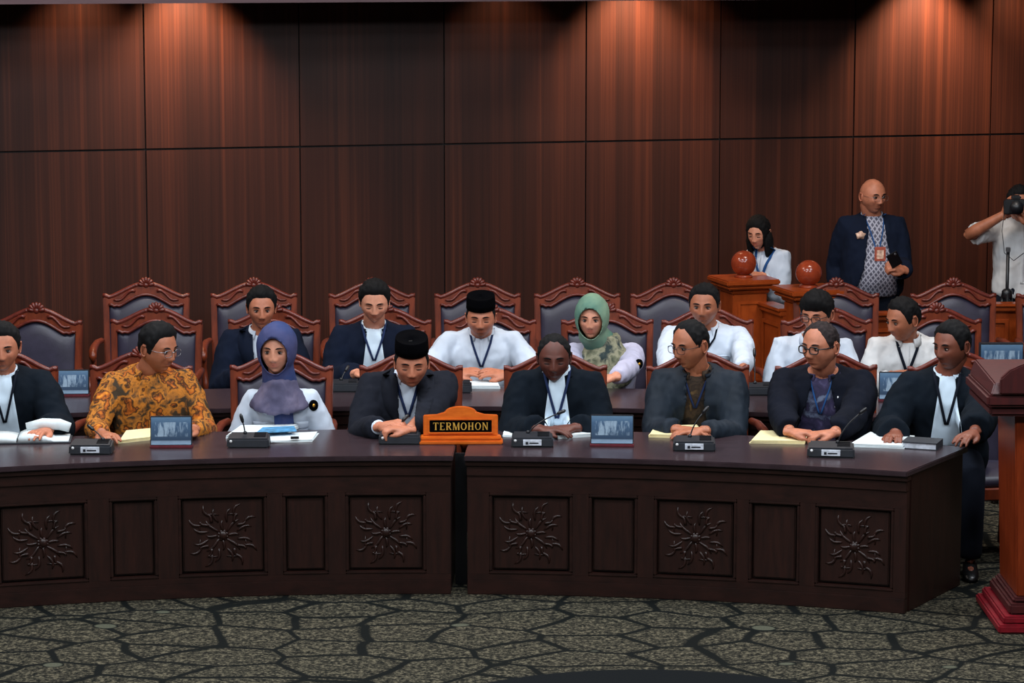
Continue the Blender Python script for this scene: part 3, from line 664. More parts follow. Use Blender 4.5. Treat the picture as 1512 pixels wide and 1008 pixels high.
def sheet(corners, label, name='paper_sheets', m='paper', z=ZD, th=.006, n=3, cat='paper', group=None, spread=.006):
    P = [atZ(x, y, z) for x, y in corners]; c = sum(P, Vector())/4; r = empty(name, c, label, cat, group)
    for k in range(n):
        b = MB(); a = random.uniform(-.05, .05) if k < n-1 else 0; Rm = Matrix.Rotation(a, 3, 'Z'); z0 = .0005+th*k
        q = [Rm @ (p-c)*(1-.015*k) for p in P]; q = q+[q[0]]
        lo = [Vector((v.x, v.y, z0)) for v in q[:4]]; hi = [Vector((v.x, v.y, z0+th*.8)) for v in q[:4]]
        b.add(lo+hi, [(0, 3, 2, 1), (4, 5, 6, 7), (0, 1, 5, 4), (1, 2, 6, 5), (2, 3, 7, 6), (3, 0, 4, 7)], False); b.build('sheet', M[m], r)
    return r
sheet([(176, 655), (222, 650), (228, 636), (186, 640)], 'cream envelope beside the picture box before the batik man', 'envelope', 'paper_cream', cat='envelope')
sheet([(958, 646), (1036, 648), (1030, 631), (966, 634)], 'cream envelope before the man in glasses and grey-blue jacket', 'envelope', 'paper_cream', cat='envelope')
sheet([(1108, 655), (1190, 656), (1197, 641), (1122, 640)], 'cream envelope before the man in purple batik', 'envelope', 'paper_cream', cat='envelope')
sheet([(822, 648), (874, 645), (872, 629), (808, 634)], 'white papers in front of the robed man right of the plaque')
sheet([(742, 645), (800, 647), (806, 636), (744, 636)], 'dim white papers between the plaque and its right-hand microphone', th=.003)
sheet([(1254, 660), (1335, 663), (1352, 648), (1284, 642)], 'white papers left of the dark book near the desk end')
sheet([(335, 648), (425, 640), (440, 632), (355, 634)], 'white paper behind the microphone before the headscarf woman', th=.008)
sheet([(378, 655), (462, 652), (470, 640), (392, 644)], 'white sheets lying right of the headscarf woman\'s microphone', th=.004)
sheet([(378, 640), (438, 637), (434, 630), (388, 632)], 'blue and white leaflet on the papers of the headscarf woman', 'leaflet', 'paper_blue', z=ZD+.03, n=1, cat='leaflet')
sheet([(690, 574), (738, 574), (735, 566), (694, 566)], 'white papers on the second desk under the capped man\'s hands')
sheet([(1100, 583), (1138, 583), (1136, 575), (1104, 575)], 'small white paper beside the second-desk microphone on the right')
def slab(px, py, w, d, h, rz, name, label, m, m2='paper', z=ZD, cat='book'):
    p = atZ(px, py, z); r = empty(name, (p.x, p.y+d/2, z), label, cat, rz=rz)
    b = MB(); b.box((-w/2, -d/2, 0), (w/2, d/2, .004)); b.box((-w/2, -d/2, h-.004), (w/2, d/2, h)); b.box((w/2-.004, -d/2, .004), (w/2, d/2, h-.004)); b.build('cover', M[m], r)
    b = MB(); b.box((-w/2+.005, -d/2+.006, .004), (w/2-.004, d/2-.006, h-.004)); b.build('pages', M[m2], r)
slab(1365, 664, .17, .15, .035, -.35, 'closed_book', 'thick dark grey book at the right end of the desk', 'book', 'label')
slab(718, 569, .07, .12, .012, .5, 'mobile_phone', 'dark phone on the second desk before the capped man', 'black', 'black', cat='phone')
slab(435, 648, .04, .02, .01, .1, 'black_clip', 'small black clip lying on the headscarf woman\'s sheets', 'black', 'black', z=ZD+.018, cat='clip')
slab(545, 578, .12, .1, .03, 0, 'notepad', 'grey notepad beside the microphone of the dark-robed man behind', 'label', 'paper', cat='notepad')
# open binder at the left
p = atZ(40, 655, ZD); r = empty('open_binder', (p.x, p.y+.08, ZD), 'open black binder with thick white pages at the left edge', 'binder', rz=.1)
b = MB(); b.box((-.32, -.09, 0), (.20, .11, .006)); b.build('cover', M['book'], r, bevel=.002)
b = MB()
for sx, x0 in ((-1, -.06), (1, -.05)):
    n = 10; rings = []
    for i in range(n+1):
        f = i/n; x = x0+sx*.24*f; h = .008+.035*math.sin(math.pi*min(1, f*1.3+.12))**.8*(1-.4*f) if sx > 0 else .008+.02*math.sin(math.pi*min(1, f+.15))
        rings.append([Vector((x, -.085, .006)), Vector((x, .1, .006)), Vector((x, .1, h+.006)), Vector((x, -.085, h+.006))])
    b.loft(rings)
b.build('pages', M['paper'], r)
b = MB(); b.tube([(-.02, .07, .055), (.06, .075, .07), (.14, .075, .066), (.19, .07, .05)], [.022, .028, .028, .024], 14); b.build('curled_pages', M['paper'], r)
# ------------------------------------------------------------------ people
def ico(sub):
    bm = bmesh.new(); bmesh.ops.create_icosphere(bm, subdivisions=sub, radius=1); vs = [v.co.copy() for v in bm.verts]; fs = [tuple(v.index for v in f.verts) for f in bm.faces]; bm.free(); return vs, fs
ICO5 = ico(5); ICO4 = ico(4)
def head_pt(d, fat=1.0, female=False):
    x, y, z = d
    px = x*.0755; py = (y*.096 if y > 0 else -abs(y)**.86*.092); pz = z*.113
    if z < 0:
        s = sm(0, 1, -z); px *= 1-(.25-.14*(fat-1)*4)*s**1.3
        if y > 0: py *= 1-.42*s
    else: px *= 1+.06*math.sin(math.pi*min(1, z))
    if -.5 < z < .1: px *= 1+.10*(fat-1)*5*ga(z+.35, .3)
    fw = sm(.05, -.45, y); dz = 0
    if fw > 0:
        ax = abs(px); dy = 0
        fm = .68 if female else 1.0; ramp = sm(.022, -.036, pz)*(1-sm(-.037, -.05, pz))
        dy += ga(px, .0085+.005*ramp)*ramp*.021*fm + ga(px, .012)*ga(pz-.008, .02)*.004
        dy += ga(ax-.013, .0075)*ga(pz+.038, .008)*.011
        dy -= ga(ax-.031, .016)*ga(pz-.001, .011)*.010
        dy += ga(ax-.03, .022)*ga(pz-.021, .008)*(.003 if female else .0055)
        dy += ga(ax-.043, .018)*ga(pz+.024, .02)*.006*fat
        dy += ga(px, .023)*(ga(pz+.056, .0055)*.007+ga(pz+.068, .006)*.0075) - ga(px, .024)*ga(pz+.0615, .0028)*.0045
        dy -= ga(px, .02)*ga(pz+.081, .006)*.004
        dy += ga(px, .022)*ga(pz+.098, .014)*.009
        dy -= ga(ax-.03, .006)*ga(pz+.056, .02)*.0015
        py -= dy*fw
    return Vector((px*fat**.5, py, pz))
def tint_at(p, d, female, beard):
    c = [1.0, 1.0, 1.0]
    if d[1] < -.1:
        lip = ga(p.x, .022)**1*(ga(p.z+.055, .006)+ga(p.z+.068, .006)); lip = min(1, lip*1.2)
        for k, v in enumerate((.92, .6, .6) if female else (.82, .66, .64)): c[k] *= 1-lip*(1-v)
        m = ga(p.x, .02)*ga(p.z+.0615, .002); c = [v*(1-.45*m) for v in c]
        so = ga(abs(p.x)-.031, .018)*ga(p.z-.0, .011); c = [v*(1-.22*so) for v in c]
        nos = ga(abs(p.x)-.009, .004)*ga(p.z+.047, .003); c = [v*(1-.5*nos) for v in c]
        ck = ga(abs(p.x)-.04, .02)*ga(p.z+.03, .02); c[1] *= 1-.08*ck; c[2] *= 1-.08*ck
        if beard > 0:
            mo = ga(p.x, .028)*ga(p.z+.047, .007); go = ga(p.x, .022)*ga(p.z+.092, .016)
            b = min(1, mo+go)*beard; c = [v*(1-b*.75) for v in c]
    return c
class Head:
    def __init__(s, center, yaw, pitch, roll, k=1.06, fat=1.0, female=False, beard=0):
        s.c = Vector(center); s.k = k; s.fat = fat; s.female = female; s.beard = beard
        s.R = Matrix.Rotation(yaw, 3, 'Z') @ Matrix.Rotation(pitch, 3, 'X') @ Matrix.Rotation(roll, 3, 'Y')
    def w(s, p): return s.c + s.R @ (Vector(p)*s.k)
def add_head(b, H, tints):
    vs, fs = ICO5; n0 = len(b.v); P = [head_pt(d, H.fat, H.female) for d in vs]
    b.add([H.w(p) for p in P], fs)
    tints.extend(tint_at(p, d, H.female, H.beard) for p, d in zip(P, vs))
    for sg in (-1, 1):
        n1 = len(b.v)
        b.ell(H.w((sg*.0735*H.fat**.5, .012, -.006)), (.008*H.k, .017*H.k, .030*H.k), H.R @ Matrix.Rotation(sg*.35, 3, 'Z') @ Matrix.Rotation(.12, 3, 'X'), 12, 8)
        b.tube([H.w((sg*(.079+.006*math.cos(a*.5))*H.fat**.5, .012+.016*math.sin(a), -.004+.027*math.cos(a))) for a in [i*.42-.6 for i in range(11)]], .0042*H.k, 6)
        tints.extend([[.97, .9, .9]]*(len(b.v)-n1))
EYE = {}
def add_eyes(par, H, hairm, O, closed=False, brow=1.0, female=False):
    for sg in (-1, 1):
        b = MB(); bi = MB(); bl = MB(); bb = MB(); f = H.fat**.5
        if not closed:
            b.ell(H.w((sg*.031*f, -.0815, -.001)), (.0125*H.k, .005*H.k, .0042*H.k), H.R @ Matrix.Rotation(-sg*.25, 3, 'Z'), 12, 8)
            bi.ell(H.w((sg*.030*f, -.0858, -.001)), (.0056*H.k, .0035*H.k, .0053*H.k), H.R, 10, 6)
        zc = -.006 if closed else .0035
        bl.tube([H.w((sg*(.031+t*.0155)*f, -.0875+.007*t*t+(.0035 if sg*t*sg > 0 else .0)*abs(t), zc+(-.002 if closed else .004)*(1-t*t)*(-1 if closed else 1)*.9+(-.001))) for t in (-1, -.6, 0, .6, 1)], [.0009, .0016, .0021 if not female else .0026, .0018, .001], 6)
        bb.tube([H.w((sg*(.031+t*.019)*f, -.0925+.0085*(t*.5+.5)**2, .0215+.004*(1-(t-.2)**2)-.002)) for t in (-1, -.5, 0, .5, 1)], [.0018*brow, .0036*brow, .0036*brow, .0028*brow, .0012], 8, flat=.5, up=H.R @ Vector((0, 1, 0)))
        if not closed: e_ = b.build('eye', M['eye_white'], par, org=O); bi.build('iris', M['iris'], e_, org=O)
        bl.build('eyelashes', M['hair'], par, org=O); bb.build('eyebrow', hairm, par, org=O)
def hair_mesh(par, H, O, mat, style='short', fringe=0, top=.016, side=.007, seedv=0):
    vs, fs = ICO5 if style in ('long', 'fringe') else ICO4; vs, fs = ICO5
    line = {'short': [(0, .070), (.5, .070), (.85, .062), (1.1, .03), (1.35, -.022), (1.55, -.018), (1.62, .022), (1.9, .022), (2.1, -.03), (3.15, -.062)],
            'high': [(0, .086), (.45, .088), (.75, .072), (1.0, .045), (1.3, -.01), (1.5, -.01), (1.62, .025), (1.9, .022), (2.1, -.03), (3.15, -.06)],
            'bald': [(0, .3), (1.9, .3), (2.0, .3), (3.15, .3)],
            'fringe': [(0, .040), (.4, .034), (.8, .036), (1.1, .012), (1.35, -.02), (1.55, -.015), (1.62, .02), (1.9, .02), (2.1, -.03), (3.15, -.065)],
            'long': [(0, .058), (.5, .05), (.8, .02), (1.0, -.06), (1.2, -.13), (3.15, -.14)],
            'capped': [(0, .09), (.9, .06), (1.1, .03), (1.35, -.015), (1.55, -.012), (1.62, .024), (1.9, .022), (2.1, -.03), (3.15, -.055)]}[style]
    P = []; keep = []
    for d in vs:
        p = head_pt(d, H.fat, H.female); az = math.atan2(abs(d.x), -d.y); zb = interp(az, line)
        g = sm(-.005, .014, p.z-zb)*.45+sm(-.005, .045, p.z-zb)*.55; q = d.normalized(); t = side+(top-side)*sm(0, .08, p.z)
        if style == 'fringe': t += .016*ga(az, .9)*sm(.02, .07, p.z)
        if style == 'short' and d.y < 0: t += .008*ga(az, .6)*sm(.05, .09, p.z)
        nz = noise.noise(Vector((d.x*9+seedv, d.y*5, d.z*5)))*.006+noise.noise(Vector((d.x*30, d.y*9+seedv, d.z*11)))*.004; zb += noise.noise(Vector((d.x*8, seedv, d.z*4)))*.008
        P.append(H.w(p+q*(-.005+(t+.005+nz)*g))); keep.append(p.z > zb-.02)
    F_ = [f for f in fs if all(keep[i] for i in f)]
    to_mesh(np.array([list(v-O) for v in P]), F_, 'hair', mat, par)
    if style == 'long':
        b = MB()
        for i in range(26):
            a = -2.2+4.4*i/25+math.pi; x0 = .078*math.sin(a); y0 = -.07*math.cos(a)+.012
            if y0 < -.03: continue
            b.tube([H.w((x0*.9, y0*.9, .0)), H.w((x0*1.03, y0*1.03, -.06)), H.w((x0*.98, y0+.01, -.14)), H.w((x0*.9, y0+.03, -.20))], [.014, .016, .015, .006], 6)
        b.build('long_hair', mat, par, org=O)
def peci(par, H, O):
    b = MB(); n = 32; rings = []
    def ring(z, a, c, ins=1): return [H.w((a*ins*math.cos(t), .004+c*ins*math.sin(t), z+.010*math.sin(t)*1.0)) for t in [2*math.pi*i/n for i in range(n)]]
    a, c = .081*H.fat**.5, .1
    rings = [ring(.062, a*.97, c*.97), ring(.060, a, c), ring(.09, a*.99, c*.99), ring(.127, a*.96, c*.97), ring(.131, a*.94, c*.95), ring(.129, a*.9, c*.92), ring(.126, a*.5, c*.5), ring(.126, .001, .001)]
    b.loft(rings); b.build('black_cap', M['velvet'], par, org=O)
def glasses(par, H, O, thick=.0022, w=.024, h=.017, mat='black'):
    g = empty_child('eyeglasses', par)
    b = MB(); f = H.fat**.5; yy = -.104
    for sg in (-1, 1):
        bl = MB()
        pts = []
        for i in range(17):
            a = 2*math.pi*i/16; x = math.copysign(abs(math.cos(a))**.6, math.cos(a))*w; z = math.copysign(abs(math.sin(a))**.6, math.sin(a))*h
            pts.append(H.w((sg*.0325*f+x, yy+.10*abs(x+sg*.0)*(.12)+max(0, sg*x)*.22, -.003+z)))
        b.tube(pts, thick*H.k, 6, cap=False)
        bl.add(pts[:16], [tuple(range(16))], False); bl.build('lens', M['lens'], g, org=O)
        b.tube([H.w((sg*(.0325*f+w), yy+.006, .004)), H.w((sg*.074*f, -.06, .004)), H.w((sg*.078*f, .012, .008)), H.w((sg*.076*f, .03, -.012))], thick*H.k, 6)
    b.tube([H.w((-.0325*f+w, yy, .001)), H.w((0, yy-.004, .004)), H.w((.0325*f-w, yy, .001))], thick*H.k, 6)
    b.build('frame', M[mat], g, org=O)
def empty_child(name, par):
    o = bpy.data.objects.new(name, None); COL.objects.link(o); o.parent = par; o.empty_display_size = .02; return o

# a hand: wrist at origin, fingers along -y, palm down (-z), thumb on the side sg
def hand_mesh(curl, spread=.06, thumb=.5):
    b = MB()
    b.loft([[Vector((w*math.cos(a), y, t*math.sin(a)+z)) for a in [2*math.pi*i/12 for i in range(12)]] for y, w, t, z in ((.03, .026, .020, 0), (0, .027, .019, 0), (-.03, .036, .018, 0), (-.06, .042, .0155, 0), (-.083, .040, .0135, 0), (-.092, .030, .009, 0))])
    for i, (x, L) in enumerate(((-.031, .072), (-.0105, .080), (.0105, .075), (.030, .060))):
        p = Vector((x*.8, -.06, .002)); a = 0; ang = (x/.03)*spread; pts = [p]; p = Vector((x, -.086, .002)); pts.append(p)
        for seg, c in ((.45, .55), (.31, 1.0), (.24, .75)):
            a += curl*c; p = p+Vector((math.sin(ang)*math.cos(a), -math.cos(a), -math.sin(a)))*L*seg; pts.append(p)
        b.tube(pts, [.009, .0096, .0092, .0084, .0068], 10, round_ends=True)
    pts = [Vector((-.018, -.015, -.004)), Vector((-.040, -.042, -.010)), Vector((-.053+.012*thumb, -.070, -.016-.008*thumb)), Vector((-.053+.03*thumb, -.094, -.02-.012*thumb))]
    b.tube(pts, [.016, .0135, .0112, .0085], 10, round_ends=True)
    return remesh(b, .0052, 2, .4)
HANDS = {k: hand_mesh(c, s, t) for k, c, s, t in (('relaxed', .32, .10, .2), ('curled', .85, .03, .8), ('grip', 1.15, .02, 1.0))}
def place_hand(b, tints, wrist, fdir, up, kind, left, k=1.05):
    """fdir: direction of fingers, up: back-of-hand normal"""
    f = fdir.normalized(); u = (up-f*up.dot(f)).normalized(); y = -f; x = y.cross(u); Rm = Matrix((x, y, u)).transposed()
    co, fs = HANDS[kind]; sgn = -1 if left else 1
    # mesh thumb is at -x; for person's right hand palm down, thumb points to the body's midline
    b.add([wrist+Rm @ Vector((c[0]*sgn*k, c[1]*k, c[2]*k)) for c in co], fs if not left else [tuple(reversed(f_)) for f_ in fs]); tints.extend([[1, .97, .95]]*len(co))

def ik(s, wpt, l1, l2, hint):
    d = wpt-s; L = min(d.length, (l1+l2)*.995); dn = d.normalized(); wpt = s+dn*L
    a = (l1*l1-l2*l2+L*L)/(2*L); h = math.sqrt(max(0, l1*l1-a*a)); hd = (hint-dn*hint.dot(dn)); hd.normalize()
    return s+dn*a+hd*h, wpt
TORSO = [(-.14, .15, .115), (-.05, .185, .13), (.08, .187, .135), (.25, .175, .128), (.45, .18, .13), (.65, .192, .132), (.80, .195, .122), (.88, .168, .10), (.945, .115, .085), (1.02, .072, .068), (1.06, .064, .062)]
class Body: pass
def torso_rings(B, off, girth=1.0, t0=-.14, t1=1.06, n=24, belly=0):
    rings = []
    for t, a, c in TORSO:
        if t < t0 or t > t1: continue
        o = off*(1 if t < .95 else .6); cen = B.spine(t); ax = (B.spine(t+.02)-B.spine(t-.02)).normalized()
        fr = (B.f-ax*B.f.dot(ax)).normalized(); sd = B.r
        wk = B.sw/.185 if t > .6 else 1+(B.sw/.185-1)*.6
        g = girth if t < .95 else 1
        aa = a*g*wk+o; cc = c*g+o
        if belly: cc += belly*ga(t-.25, .3)
        ring = []
        for i in range(n):
            q = 2*math.pi*i/n; cx, sy = math.cos(q), math.sin(q)
            ring.append(cen+sd*aa*math.copysign(abs(cx)**.85, cx)+fr*(cc*math.copysign(abs(sy)**.85, sy)+(belly*.5*ga(t-.25, .3) if belly else 0)))
        rings.append(ring)
    return rings
def fold(co, faces, amp, seedv, B=None, scale=12):
    n = vnormals(co, faces); out = co.copy()
    for i in range(len(co)):
        p = Vector(co[i]); q = Vector((p.x*scale+seedv, p.y*scale, p.z*scale*.55+seedv))
        d = noise.noise(q)*.9 + (1-abs(noise.noise(q*1.9)))*.9-.6 + .4*noise.noise(q*3.7)
        out[i] = co[i]+n[i]*amp*d
    return out
def person(label, px, neckpx, headpx, Yt, Yh, facing=0, look=0, pitch=0, roll=0, sw=.185, girth=1.0, belly=0, skin_='tan', hair='short', fat=1.0, female=False, beard=0,
           top='white', jacket=None, opening=None, hands=None, closed=False, cap=False, glass=None, hijab=None, bib=False, lanyard=None, sleeves='long', stand=False, group=None,
           hk=1.06, hairm='hair', pelvY=None, extra=None, top_hair=.016, lapel=False, trouser='trouser', collar=True, epaul=False, sd=0, knee=0, robe=False, legs=True):
    seedv = random.uniform(0, 50)+sd
    N = atY(neckpx[0], neckpx[1], Yt); Hc = atY(headpx[0], headpx[1], Yh)
    f = Vector((math.sin(facing), -math.cos(facing), 0)); r = Vector((math.cos(facing), math.sin(facing), 0))
    B = Body(); B.f, B.r, B.sw = f, r, sw
    N = N+Vector((0, 0, .048)); Hc = Hc+Vector((0, 0, .016))
    if stand: pel = Vector((N.x, N.y+.0, .90*N.z/1.36)); pel -= f*-.0
    else: pel = Vector((px if px is not None else N.x, pelvY or (Yt+.14), .50)); pel.x = N.x-f.x*.12 if px is None else atY(px, 600, Yt+.1).x
    mid_ = (pel+N)/2+(-f*.01 if stand else f*-.02)
    def spine(t): return pel*(1-t)**2+mid_*2*t*(1-t)+N*t*t if 0 <= t <= 1 else (N+(N-mid_)*2*(t-1) if t > 1 else pel+(pel-mid_)*2*(-t)*-1*-1)
    B.spine = spine
    O = Vector((pel.x, pel.y, 0)); root = empty('person', O, label, 'person', group)
    kS = sw-.03
    sh = {sg: spine(.85)+r*sg*(sw-.005) for sg in (-1, 1)}
    hands = hands or {}
    arms = {}
    for sg in (-1, 1):
        h = hands.get('L' if sg > 0 else 'R') or {}
        if stand and 'w' not in h and 'px' not in h: wr = sh[sg]+Vector((0, 0, -.50))+r*sg*.06+f*.04
        elif 'w' in h: wr = Vector(h['w'])
        elif 'px' in h: wr = atZ(h['px'][0], h['px'][1], h.get('z', ZD+.035)) if 'Y' not in h else atY(h['px'][0], h['px'][1], h['Y'])
        else: wr = Vector((N.x, N.y, 0))+f*.26+r*sg*.10+Vector((0, 0, ZD+.04))
        hint = h.get('hint'); hint = Vector(hint) if hint else (r*sg*.5+Vector((0, 0, -.9))-f*.25 if not stand else r*sg*.15-f*.9)
        el, wr = ik(sh[sg], wr, .285, .25, hint); arms[sg] = (sh[sg], el, wr, h)
    # legs
    leg = {}
    for sg in (-1, 1):
        hp = pel+r*sg*.095
        if stand: kn = Vector((hp.x+f.x*.02, hp.y+f.y*.02, pel.z*.53)); an = Vector((hp.x, hp.y, .09))
        else: kn = Vector((hp.x, hp.y, 0))+f*(.40+knee)+r*sg*.03+Vector((0, 0, .49)); an = Vector((kn.x, kn.y, .09))+f*.02
        leg[sg] = (hp, kn, an)
    # ---------------- body: one continuous surface under the clothes, with head and hands grown on it
    b = MB(); b.loft(torso_rings(B, -.012, girth, n=16))
    for sg in (-1, 1):
        s0, el, wr, h = arms[sg]; b.tube([s0-r*sg*.05, s0, s0.lerp(el, .5), el, el.lerp(wr, .35), wr], [.045, .052, .044, .037, .037, .026], 10)
        hp, kn, an = leg[sg]; b.tube([hp, hp.lerp(kn, .5), kn, kn.lerp(an, .35), an], [.085, .07, .052, .048, .034], 10)
        b.tube([an+f*-.03-Vector((0, 0, .045)), an+f*.06-Vector((0, 0, .055)), an+f*.14-Vector((0, 0, .065))], [.03, .032, .02], 8)
    b.tube([N-Vector((0, 0, .05)), N.lerp(Hc, .45), Hc+Vector((0, 0, -.02))], [.06, .054*fat**.5, .056], 14)
    co, fs = remesh(b, .017, 2)
    bb = MB(); tints = []
    bb.add([Vector(c) for c in co], fs); tints.extend([[1, 1, 1]]*len(co))
    H = Head(Hc, look, pitch, roll, hk*.97, fat, female, beard)
    back_ = H.R @ Vector((0, 1, 0))
    nb = MB(); nb.tube([N-Vector((0, 0, .02)), N.lerp(Hc-Vector((0, 0, .06))+back_*.025, .5), Hc-Vector((0, 0, .06))+back_*.03, Hc-Vector((0, 0, .0))+back_*.03], [.060*fat, .055*fat, .055*fat, .05], 20)
    bb.add(nb.v, nb.f); tints.extend([[.97, .95, .95]]*len(nb.v))
    add_head(bb, H, tints)
    for sg in (-1, 1):
        s0, el, wr, h = arms[sg]
        if h.get('kind') != 'none':
            fd = h.get('dir'); fd = Vector(fd) if fd else ((wr-el).normalized()*.6+f*.4-r*sg*.35)
            if not fd: fd = f
            upv = Vector(h.get('up', (0, 0, 1))); place_hand(bb, tints, wr+(wr-el).normalized()*.012, fd, upv, h.get('kind', 'relaxed'), sg > 0)
        fore = MB(); fore.tube([el, el.lerp(wr, .3), el.lerp(wr, .75), wr, wr+(wr-el).normalized()*.02], [.038, .040, .031, .0265, .024], 14, flat=1.0)
        bb.add(fore.v, fore.f); tints.extend([[1, 1, 1]]*len(fore.v))
    me_o = bb.build('body', SK[skin_], root, org=O)
    ca = me_o.data.color_attributes.new('tint', 'FLOAT_COLOR', 'POINT')
    ca.data.foreach_set('color', [v for t in tints for v in (t[0], t[1], t[2], 1)])
    hm = M[hairm]
    add_eyes(root, H, hm, O, closed, .8 if female else 1.0, female)
    if hair and not hijab: hair_mesh(root, H, O, hm, 'capped' if cap else hair, top=top_hair if not cap else .004, side=.005 if (cap or hair == 'high') else .007, seedv=seedv)
    if cap: peci(root, H, O)
    if glass: glasses(root, H, O, **glass)
    # ---------------- trousers, shoes
    if legs:
        b = MB(); b.loft(torso_rings(B, .006, girth, t1=.3 if not stand else .12, n=20))
        for sg in (-1, 1):
            hp, kn, an = leg[sg]; b.tube([hp-r*sg*.01, hp.lerp(kn, .5), kn, kn.lerp(an, .4), an+Vector((0, 0, -.01))], [.105, .088, .070, .066, .060], 14)
        co, fs = remesh(b, .018, 3); to_mesh(co-np.array(O), fs, 'trousers', C[trouser], root)
        for sg in (-1, 1):
            hp, kn, an = leg[sg]; b = MB(); a0 = Vector((an.x, an.y, .0))
            rings = []
            for y, wd, hh in ((-.05, .026, .05), (-.035, .034, .075), (.02, .036, .08), (.08, .040, .055), (.14, .038, .042), (.175, .028, .032), (.19, .012, .02)):
                rings.append([a0+f*y+r*(wd*math.cos(q))+Vector((0, 0, max(0, hh/2+hh/2*math.sin(q)))) for q in [2*math.pi*i/12 for i in range(12)]])
            b.loft(rings); b.build('shoe', C['shoe'], root, org=O)
    # ---------------- top garments
    def garment(name, mat, off, cuff=.0, vox=.0105, sleeve='long', opening=None, amp=.008, sl=1.0, hemt=-.14, loose=0):
        b = MB(); b.loft(torso_rings(B, off, girth, belly=belly, t0=hemt, t1=1.03))
        for sg in (-1, 1):
            s0, el, wr, h = arms[sg]; fd = (wr-el).normalized()
            if sleeve == 'long':
                e1 = wr-fd*(.02+cuff); b.tube([s0-r*sg*.06+Vector((0, 0, -.01)), s0-r*sg*.01, s0.lerp(el, .3), s0.lerp(el, .65), el, el.lerp(e1, .3), el.lerp(e1, .7), e1],
                   [.062+off, .062+off, (.054+off)*sl, (.050+off)*sl, (.046+off)*sl+loose, (.046+off)*sl+loose, (.040+off)*sl+loose, (.034+off)*sl+loose*1.2], 16)
            elif sleeve == 'short':
                e1 = s0.lerp(el, .78); b.tube([s0-r*sg*.06+Vector((0, 0, -.01)), s0-r*sg*.01, s0.lerp(el, .35), e1], [.062+off, .062+off, .060+off, .062+off], 16)
        co, fs = remesh(b, vox, 4)
        co = fold(co, fs, amp, seedv)
        bvh0 = BVHTree.FromPolygons([Vector(c) for c in co], fs)
        if opening:
            us = np.array([( (Vector(c)-spc(c[2])).dot(r)) for c in co]); fr = np.array([(Vector(c)-spc(c[2])).dot(f) for c in co]); zz = co[:, 2]
            wz = np.array([interp(z, opening) for z in zz]); near = (np.abs(np.abs(us)-wz) < vox*.6) & (fr > 0) & (wz > 0)
            delta = np.where(near, np.sign(us)*wz-us, 0); co = co+np.outer(delta, np.array(r)); us = us+delta
            keep = []
            for fc in fs:
                u = np.mean(us[list(fc)]); w_ = np.mean(wz[list(fc)]); fq = np.mean(fr[list(fc)])
                if not (fq > 0.0 and abs(u) < w_-1e-4 and w_ > 0): keep.append(fc)
            fs = keep
        o = to_mesh(co-np.array(O), fs, name, mat, root)
        if opening: 
            m = o.modifiers.new('s', 'SOLIDIFY'); m.thickness = .006; m.offset = -1
        return bvh0
    zs = [(spine(t/20).z, spine(t/20)) for t in range(-3, 23)]
    def spc(z):
        if z <= zs[0][0]: return zs[0][1]
        for (a, p), (c, q) in zip(zs, zs[1:]):
            if z <= c: return p.lerp(q, (z-a)/(c-a) if c > a else 0)
        return zs[-1][1]
    zn = N.z+.02
    def surf(bvh, u, z, lift=.0):
        o = spc(z)+r*u; o = Vector((o.x, o.y, z))+f*.6
        h = bvh.ray_cast(o, -f)
        if h[0] is None: return o-f*.5
        return h[0]+f*lift
    def strip(bvh, pts, lift=.003, name='strip', mat=None, th=.003, parent=None, pleat=0):
        """pts: list of (u, z, halfwidth)"""
        dense = []
        for (u0, z0, w0), (u1, z1, w1) in zip(pts, pts[1:]):
            m = max(2, int(abs(z1-z0)/.02)+1)
            for i in range(m): g = i/m; dense.append((u0+(u1-u0)*g, z0+(z1-z0)*g, w0+(w1-w0)*g))
        dense.append(pts[-1]); b = MB(); nx = 9 if pleat else 3; rings = []
        for i, (u, z, w_) in enumerate(dense):
            a = dense[max(0, i-1)]; c = dense[min(len(dense)-1, i+1)]; du, dz = c[0]-a[0], c[1]-a[1]; L = math.hypot(du, dz) or 1; nxv, nzv = -dz/L, du/L
            if pleat or abs(dz) > abs(du)*4: nxv, nzv = 1, 0
            row = []
            for k in range(nx):
                g = -1+2*k/(nx-1); row.append(surf(bvh, u+nxv*w_*g, z+nzv*w_*g, lift+(pleat*(.5+.5*math.cos(k*math.pi)) if pleat else 0)))
            rings.append(row+[p-f*th for p in reversed(row)])
        b.loft(rings, smooth=True); return b.build(name, mat, parent or root, org=O)
    def collar_mesh(bvh, mat, rad=.066, h=.038, gap=.45, name='collar', flap=.045, flare=1.0):
        b = MB(); rings = []; n = 22; cen = N+Vector((0, 0, .0)); ax = (Hc-N).normalized()*.5+Vector((0, 0, .5)); ax.normalize()
        for i in range(n+1):
            a = gap+(2*math.pi-2*gap)*i/n; dr = f*math.cos(a)+r*math.sin(a); kf = sm(1.2, 0.2, min(a-gap, 2*math.pi-gap-a))
            base = cen+dr*(rad+.004)+Vector((0, 0, -.002-.03*kf*.8)); topp = cen+dr*rad*.96+Vector((0, 0, -.006+h*.9-.024*kf)); fo = cen+dr*(rad+.007+.014*kf*flare)+Vector((0, 0, .0-(flap)*.6*(.2+kf*1.2)))
            rings.append([base-dr*.004, topp-dr*.002, topp+dr*.002+Vector((0, 0, .001)), fo+dr*.002, fo-dr*.001, topp-Vector((0, 0, .008))+dr*.001])
        b.loft(rings); b.build(name, mat, root, org=O)
    inner = None
    tm = C[top]
